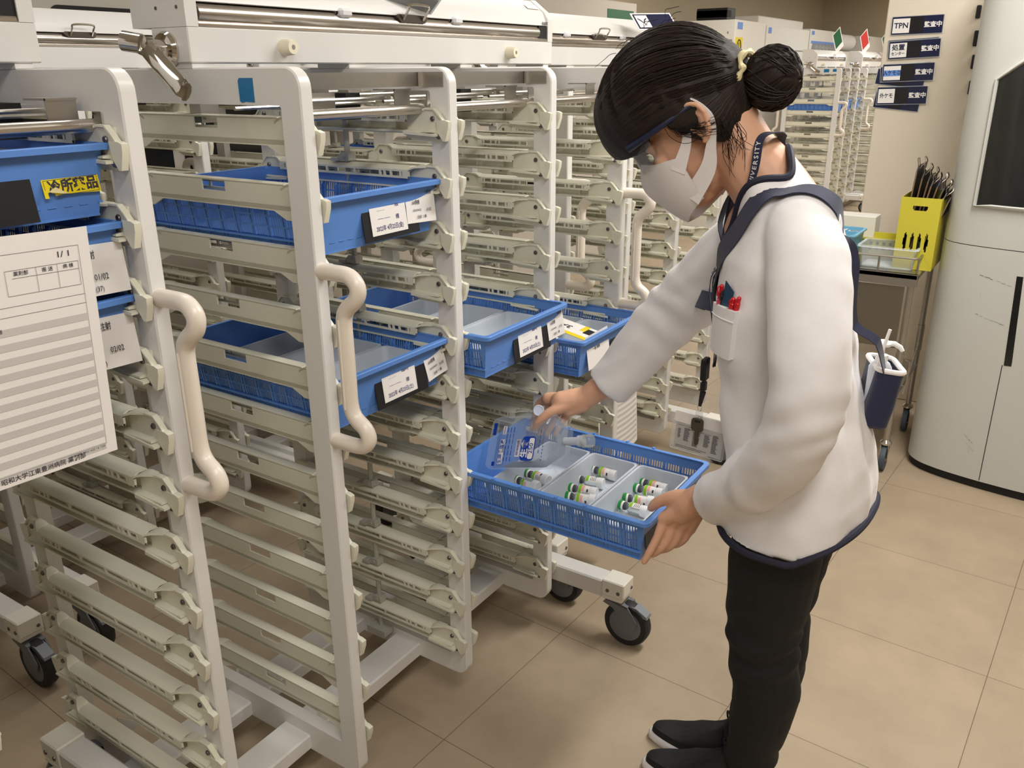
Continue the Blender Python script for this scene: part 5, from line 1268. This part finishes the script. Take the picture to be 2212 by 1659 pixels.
mb = MB(); q = [nk_[i] for i in range(0, len(nk_), 2)]; ctr = Vector((.488, -.595, 1.28)); mb.tube([p_+(p_-ctr).normalized()*.001 for p_ in q], .0062, 8, closed=True); mb.build('collar_piping', TRIM, jacket)
VB = min(nk_, key=lambda v: v.z)
mb = MB(); q = [snap(p_, Vector((-.15, 1, .0)).normalized(), .003) for p_ in bez([VB] + [Vector((.497, -.52, z)) for z in (1.15, 1.07, .98, .90, .82, .75)], 5)]; ribbon(mb, q, [Vector((-.15, 1, .1)) for _ in q], .010, .004); mb.build('front_piping', TRIM, jacket)
# breast pocket with a folded top
def onc(z, t, out):
    p_ = surf(z, t, .0); n_ = outn(p_); return snap(p_, n_, out)
def patch(zt_, zb_, t0, t1, n=8, out=.012):
    return [[onc(zt_+(zb_-zt_)*j/4, t0+(t1-t0)*i/n, out) for i in range(n+1)] for j in range(5)]
mb = MB(); G = patch(1.118, 1.030, 2.05, 2.62); vs = [p for r in G for p in r]; m = 9
vs += [p-outn(p)*.014 for r in G for p in r]; k0 = len(vs)//2; fs = []
for j in range(4):
    for i in range(m-1): a = j*m+i; fs += [(a, a+1, a+m+1, a+m), (k0+a, k0+a+m, k0+a+m+1, k0+a+1)]
for i in range(m-1): fs += [(i, k0+i, k0+i+1, i+1), (4*m+i, 4*m+i+1, k0+4*m+i+1, k0+4*m+i)]
for j in range(4): fs += [(j*m, (j+1)*m, k0+(j+1)*m, k0+j*m), (j*m+m-1, k0+j*m+m-1, k0+(j+1)*m+m-1, (j+1)*m+m-1)]
mb.add(vs, fs); mb.tube([onc(1.099, 2.05+.57*i/8, .0126) for i in range(9)], .0009, 6); mb.build('breast_pocket', COAT, jacket)

# ---- things she wears and carries
def in_pocket(name, z0, z1, t, m, r, lab, lean=.0, flat=False):
    a, b = onc(z0+.035, t, .004), onc(z1, t+lean, .006); o = MB()
    if flat:
        nn = outn(b); d = (b-a).normalized(); s = d.cross(nn).normalized(); w_ = .011
        vs = [a-s*w_, a+s*w_, b+s*w_+d*-.012, b-s*w_]; vs = vs+[v+nn*.0012 for v in vs]; o.add(vs, [(0, 1, 2, 3), (7, 6, 5, 4), (0, 4, 5, 1), (1, 5, 6, 2), (2, 6, 7, 3), (3, 7, 4, 0)])
        ob = o.build(name, m, None, smooth=False)
    else:
        P = [a+(b-a)*k for k in (0, .8, .82, .97, 1)]; o.tube(P, [r, r, r*.8, r*.8, r*.5], 10); ob = o.build(name, m, None)
        cl_ = MB(); nn = outn(b); cl_.tube([b-(b-a)*.04+nn*r*.6, b-(b-a)*.06+nn*(r+.003), b-(b-a)*.30+nn*(r+.002)], .0014, 6); cl_.build('pocket_clip', m, ob)
    tag(ob, lab, 'pen' if not flat else 'ruler', 'pens in the breast pocket' if not flat else None); return ob
RED = mat('red_pen_plastic', (196, 26, 36), .25, noise=.04); PINK = mat('pink_pen_plastic', (226, 92, 120), .25, noise=.04)
in_pocket('pen', 1.05, 1.150, 2.10, RED, .0048, 'red pen, leftmost in the breast pocket'); in_pocket('pen', 1.05, 1.128, 2.16, PINK, .0045, 'pink pen low in the pocket next to the leftmost red pen', .02)
in_pocket('pen', 1.05, 1.145, 2.22, BLACK, .0045, 'black pen standing behind the dark blue ruler in the pocket'); in_pocket('ruler', 1.05, 1.160, 2.34, mat('ruler_blue', (40, 66, 92), .25, noise=.1), .01, 'dark blue flat ruler standing in the breast pocket', -.03, True)
in_pocket('pen', 1.05, 1.138, 2.46, RED, .0048, 'red pen in the pocket just right of the ruler'); in_pocket('pen', 1.05, 1.142, 2.54, RED, .0045, 'red pen, rightmost in the breast pocket', .02)
# lanyard with badge, reel and key
ly = empty('lanyard', (.46, -.50, .90)); tag(ly, 'dark blue lettered lanyard hanging from the woman\'s neck', 'lanyard')
def lanyard_part(pts, w_, name, rel=True):
    q = bez(pts, 8); mb = MB(); c = Vector((.488, -.60, 0)); nr = [Vector((p.x-.50, p.y+.62, .1)).normalized() for p in q]; q = [snap(p, n_, .0035 if p.z > 1.15 else .018, .14) if p.z < 1.21 else p for p, n_ in zip(q, nr)]; q = [q[0]]+[(q[i-1]+2*q[i]+q[i+1])/4 for i in range(1, len(q)-1)]+[q[-1]]
    mb.T = Matrix.Translation((-.46, .50, -.90)); ribbon(mb, q, nr, w_, .0014); return mb.build(name, NAVY, ly), q, nr
near = [(.490, -.606, 1.384), (.455, -.606, 1.392), (.421, -.592, 1.384), (.409, -.590, 1.333), (.413, -.572, 1.264), (.432, -.552, 1.198), (.447, -.532, 1.111), (.457, -.521, 1.03), (.459, -.517, .985)]
nb_, qn, nrn = lanyard_part(near, .0155, 'ribbon')
far_ = [(.490, -.606, 1.384), (.530, -.592, 1.372), (.560, -.580, 1.345), (.556, -.505, 1.275), (.542, -.487, 1.19), (.503, -.492, 1.113), (.472, -.506, 1.016), (.462, -.514, .985)]
fb_, qf, nrf = lanyard_part(far_, .0155, 'ribbon')
def text_along(body_, q, nr, s0, size, rib, flip, step=.72):
    """letters one by one along the ribbon"""
    L_ = [0]; 
    for i in range(1, len(q)): L_.append(L_[-1]+(q[i]-q[i-1]).length)
    s = s0
    for ch in body_:
        adv = size*(step if ch not in 'I ' else (.36 if ch == 'I' else .42))
        if ch != ' ':
            sc = s+adv/2; i = 1
            while i < len(L_)-1 and L_[i] < sc: i += 1
            k = (sc-L_[i-1])/(L_[i]-L_[i-1]); pnt = q[i-1].lerp(q[i], k); t = (q[i]-q[i-1]).normalized()*flip; nn = nr[i]; nn = (nn-t*nn.dot(t)).normalized(); y = nn.cross(t)
            M = Matrix.Translation((-.46, .50, -.90)) @ frame_mat(pnt+nn*.0011, t, y); lettering(ch, size, PAPER, rib, M, .015)
        s += adv
    return s
qr = list(reversed(qn)); nrr = list(reversed(nrn)); tot = sum((qn[i]-qn[i-1]).length for i in range(1, len(qn)))
e_ = text_along('SHOWA UNIVERSITY', qr, nrr, .305, .0118, nb_, 1); text_along('SHOWA UNIVERSITY', qr, nrr, .085, .0125, nb_, 1)
text_along('SHOWA UNIVERSITY', qf, nrf, .135, .0125, fb_, 1); text_along('SHOWA UNIVERSITY', qf, nrf, .305, .0125, fb_, 1)
mb = MB(); mb.T = Matrix.Translation((-.46, .50, -.90)); mb.box(.449, .471, -.520, -.509, .945, .988, .002); mb.box(.452, .468, -.519, -.509, .922, .943, .003); mb.tube([(.460, -.514, .922), (.458, -.512, .905), (.456, -.511, .893)], [.006, .0045, .003], 8); mb.build('buckle', BLACK, ly)
mb = MB(); mb.T = Matrix.Translation((-.46, .50, -.90)); mb.tube([(.4565+.0, -.511+.004*math.cos(a), .889+.006*math.sin(a)) for a in [2*PI*k/14 for k in range(14)]], .0009, 6, closed=True); mb.lathe([(.005, 0), (.005, .003), (.003, .004)], (.452, -.512, .868), (-1, 0, 0), 14); mb.build('ring', CHROME, ly)
mb = MB(); mb.T = Matrix.Translation((-.46, .50, -.90)); mb.box(.4535, .4545, -.519, -.505, .848, .884); mb.build('clear_strap', CLEARP, ly)
bd_ = empty('name_badge', (.455, -.515, .80)); tag(bd_, 'white name badge in a clear holder hanging from the lanyard', 'badge')
BMx = frame_mat((.452, -.466, .877), (.08, -1, -.10), (-.10, -.10, 1)); bd_.matrix_world = BMx
mb = MB(); mb.prism(rrect(0, .104, -.022, .001, .004, 4), -.002, .002, 'z'); mb.build('holder_bar', PAPER, bd_, smooth=False)
mb = MB(); mb.prism(rrect(-.003, .103, -.084, -.018, .004, 4), -.0012, .0016, 'z'); mb.build('holder', CLEARP, bd_, smooth=False)
mb = MB(); mb.box(.004, .098, -.080, -.022, -.0004, .0004); cdo = mb.build('card', PAPER, bd_, smooth=False)
mb = MB(); random.seed(9)
for i, (x, y0, y1, w_) in enumerate(((.010, -.036, -.056, .006), (.022, -.032, -.060, .012), (.040, -.036, -.066, .014), (.062, -.036, -.062, .012), (.078, -.032, -.070, .012))):
    y = y0
    while y > y1: mb.box(x, x+w_*random.uniform(.7, 1), y-.0011, y, .0017, .0019); y -= .0027
for q in ((.008, .055, -.028, -.0275), (.03, .075, -.0335, -.033), (.008, .07, -.0735, -.0728), (.008, .06, -.0768, -.0760)): mb.box(q[0], q[1], q[2], q[3], .0017, .0019)
mb.build('print_line', INK, cdo, smooth=False)
ky = empty('key', (.4455, -.513, .872)); tag(ky, 'grey metal key hanging in front of the name badge', 'key'); mb = MB(); mb.prism(rrect(-.012, .012, -.026, .0, .006, 4), -.0011, .0011, 'x'); mb.prism([(-.0035, -.024), (.004, -.024), (.004, -.050), (.001, -.056), (-.003, -.052), (-.0045, -.044), (-.003, -.040), (-.0045, -.034)], -.001, .001, 'x'); mb.mat_i(1); mb.prism(rrect(-.006, .006, -.008, -.004, .0015, 3), -.0013, .0013, 'x')
mb.build('key_blade', [mat('key_steel', (104, 98, 90), .35, .9, noise=.05), DEEP], ky)
# shoulder pouch with a pump bottle
pc = empty('shoulder_pouch', (.45, -.84, .97)); tag(pc, 'navy pouch with white edging on a broad strap across the woman\'s back', 'pouch')
PO = Matrix.Translation((-.45, .84, -.97))
s_ = [(.520, -.812, 1.00), (.480, -.806, 1.05), (.440, -.795, 1.105), (.412, -.806, 1.16), (.402, -.790, 1.215), (.392, -.762, 1.268), (.383, -.722, 1.312), (.382, -.680, 1.326), (.386, -.640, 1.312), (.395, -.596, 1.252), (.425, -.545, 1.186), (.470, -.512, 1.132), (.525, -.503, 1.085), (.585, -.512, 1.05)]
q = bez(s_, 7); nr = []
for p_ in q:
    k = max(0, min(1, (p_.z-1.2)/.12)); nr.append((Vector((p_.x-.50, p_.y+.655, 0)).normalized()*(1-k)+Vector((-.25, 0, 1))*k).normalized())
relax = lambda P: [P[0]] + [(P[i-1]+2*P[i]+P[i+1])/4 for i in range(1, len(P)-1)] + [P[-1]]
ww = [.016+.020*min(1, max(0, (i/len(q)-.12)/.2)) for i in range(len(q))]
mb = MB(); mb.T = PO; ribbon(mb, relax([snap(p_, n_, .006) if p_.z > 1.08 or p_.y > -.7 else p_ for p_, n_ in zip(q, nr)]), nr, ww, .002); mb.build('strap', NAVY, pc)
mb = MB(); mb.T = PO @ Matrix.Translation((.560, -.800, .950)) @ Matrix.Rotation(-PI/2+.42, 4, 'Z') @ Matrix.Rotation(.12, 4, 'Y')
R_ = lambda k, z, dx=0: [(x+dx, y, z) for x, y in rrect(-.023*k, .023*k, -.046*k, .046*k, .012*k, 5)]
mb.loft([R_(.80, -.060), R_(.92, -.054), R_(1, -.02), R_(1, .050), R_(.93, .050), R_(.90, -.045), R_(.3, -.05)]); mb.build('pouch_body', NAVY, pc)
mb2 = MB(); mb2.T = mb.T; mb2.tube([Vector(v) for v in R_(.97, .050)], .0048, 8, closed=True); mb2.tube(bez([(-.022, -.03, .05), (-.020, -.03, .09), (-.018, -.03, .12)], 4), .003, 6); mb2.build('white_edging', PAPER, pc)
pb_ = empty('pump_bottle', (.45, -.845, .975)); pb_.matrix_world = Matrix.Translation((.545, -.800, .962)) @ Matrix.Rotation(-.3, 4, 'Z') @ Matrix.Scale(.8, 4); tag(pb_, 'white hand pump bottle standing in the navy pouch', 'bottle')
mb = MB(); mb.lathe([(.020, -.040), (.024, -.036), (.024, .045), (.018, .056), (.012, .060)], n=20); mb.build('bottle_body', clear('milky_plastic', (226, 230, 240), .7, .3), pb_)
mb = MB(); mb.lathe([(.013, .056), (.013, .074), (.008, .076), (.005, .077), (.005, .094)], n=16); mb.lathe([(.005, .092), (.016, .095), (.017, .101), (.010, .106), (.002, .106)], n=16); mb.tube([(0, 0, .100), (.012, -.018, .100), (.016, -.030, .094), (.017, -.036, .086)], [.006, .006, .0055, .004], 8); mb.build('pump_head', mat('pump_white', (240, 240, 240), .3, noise=.01), pb_)
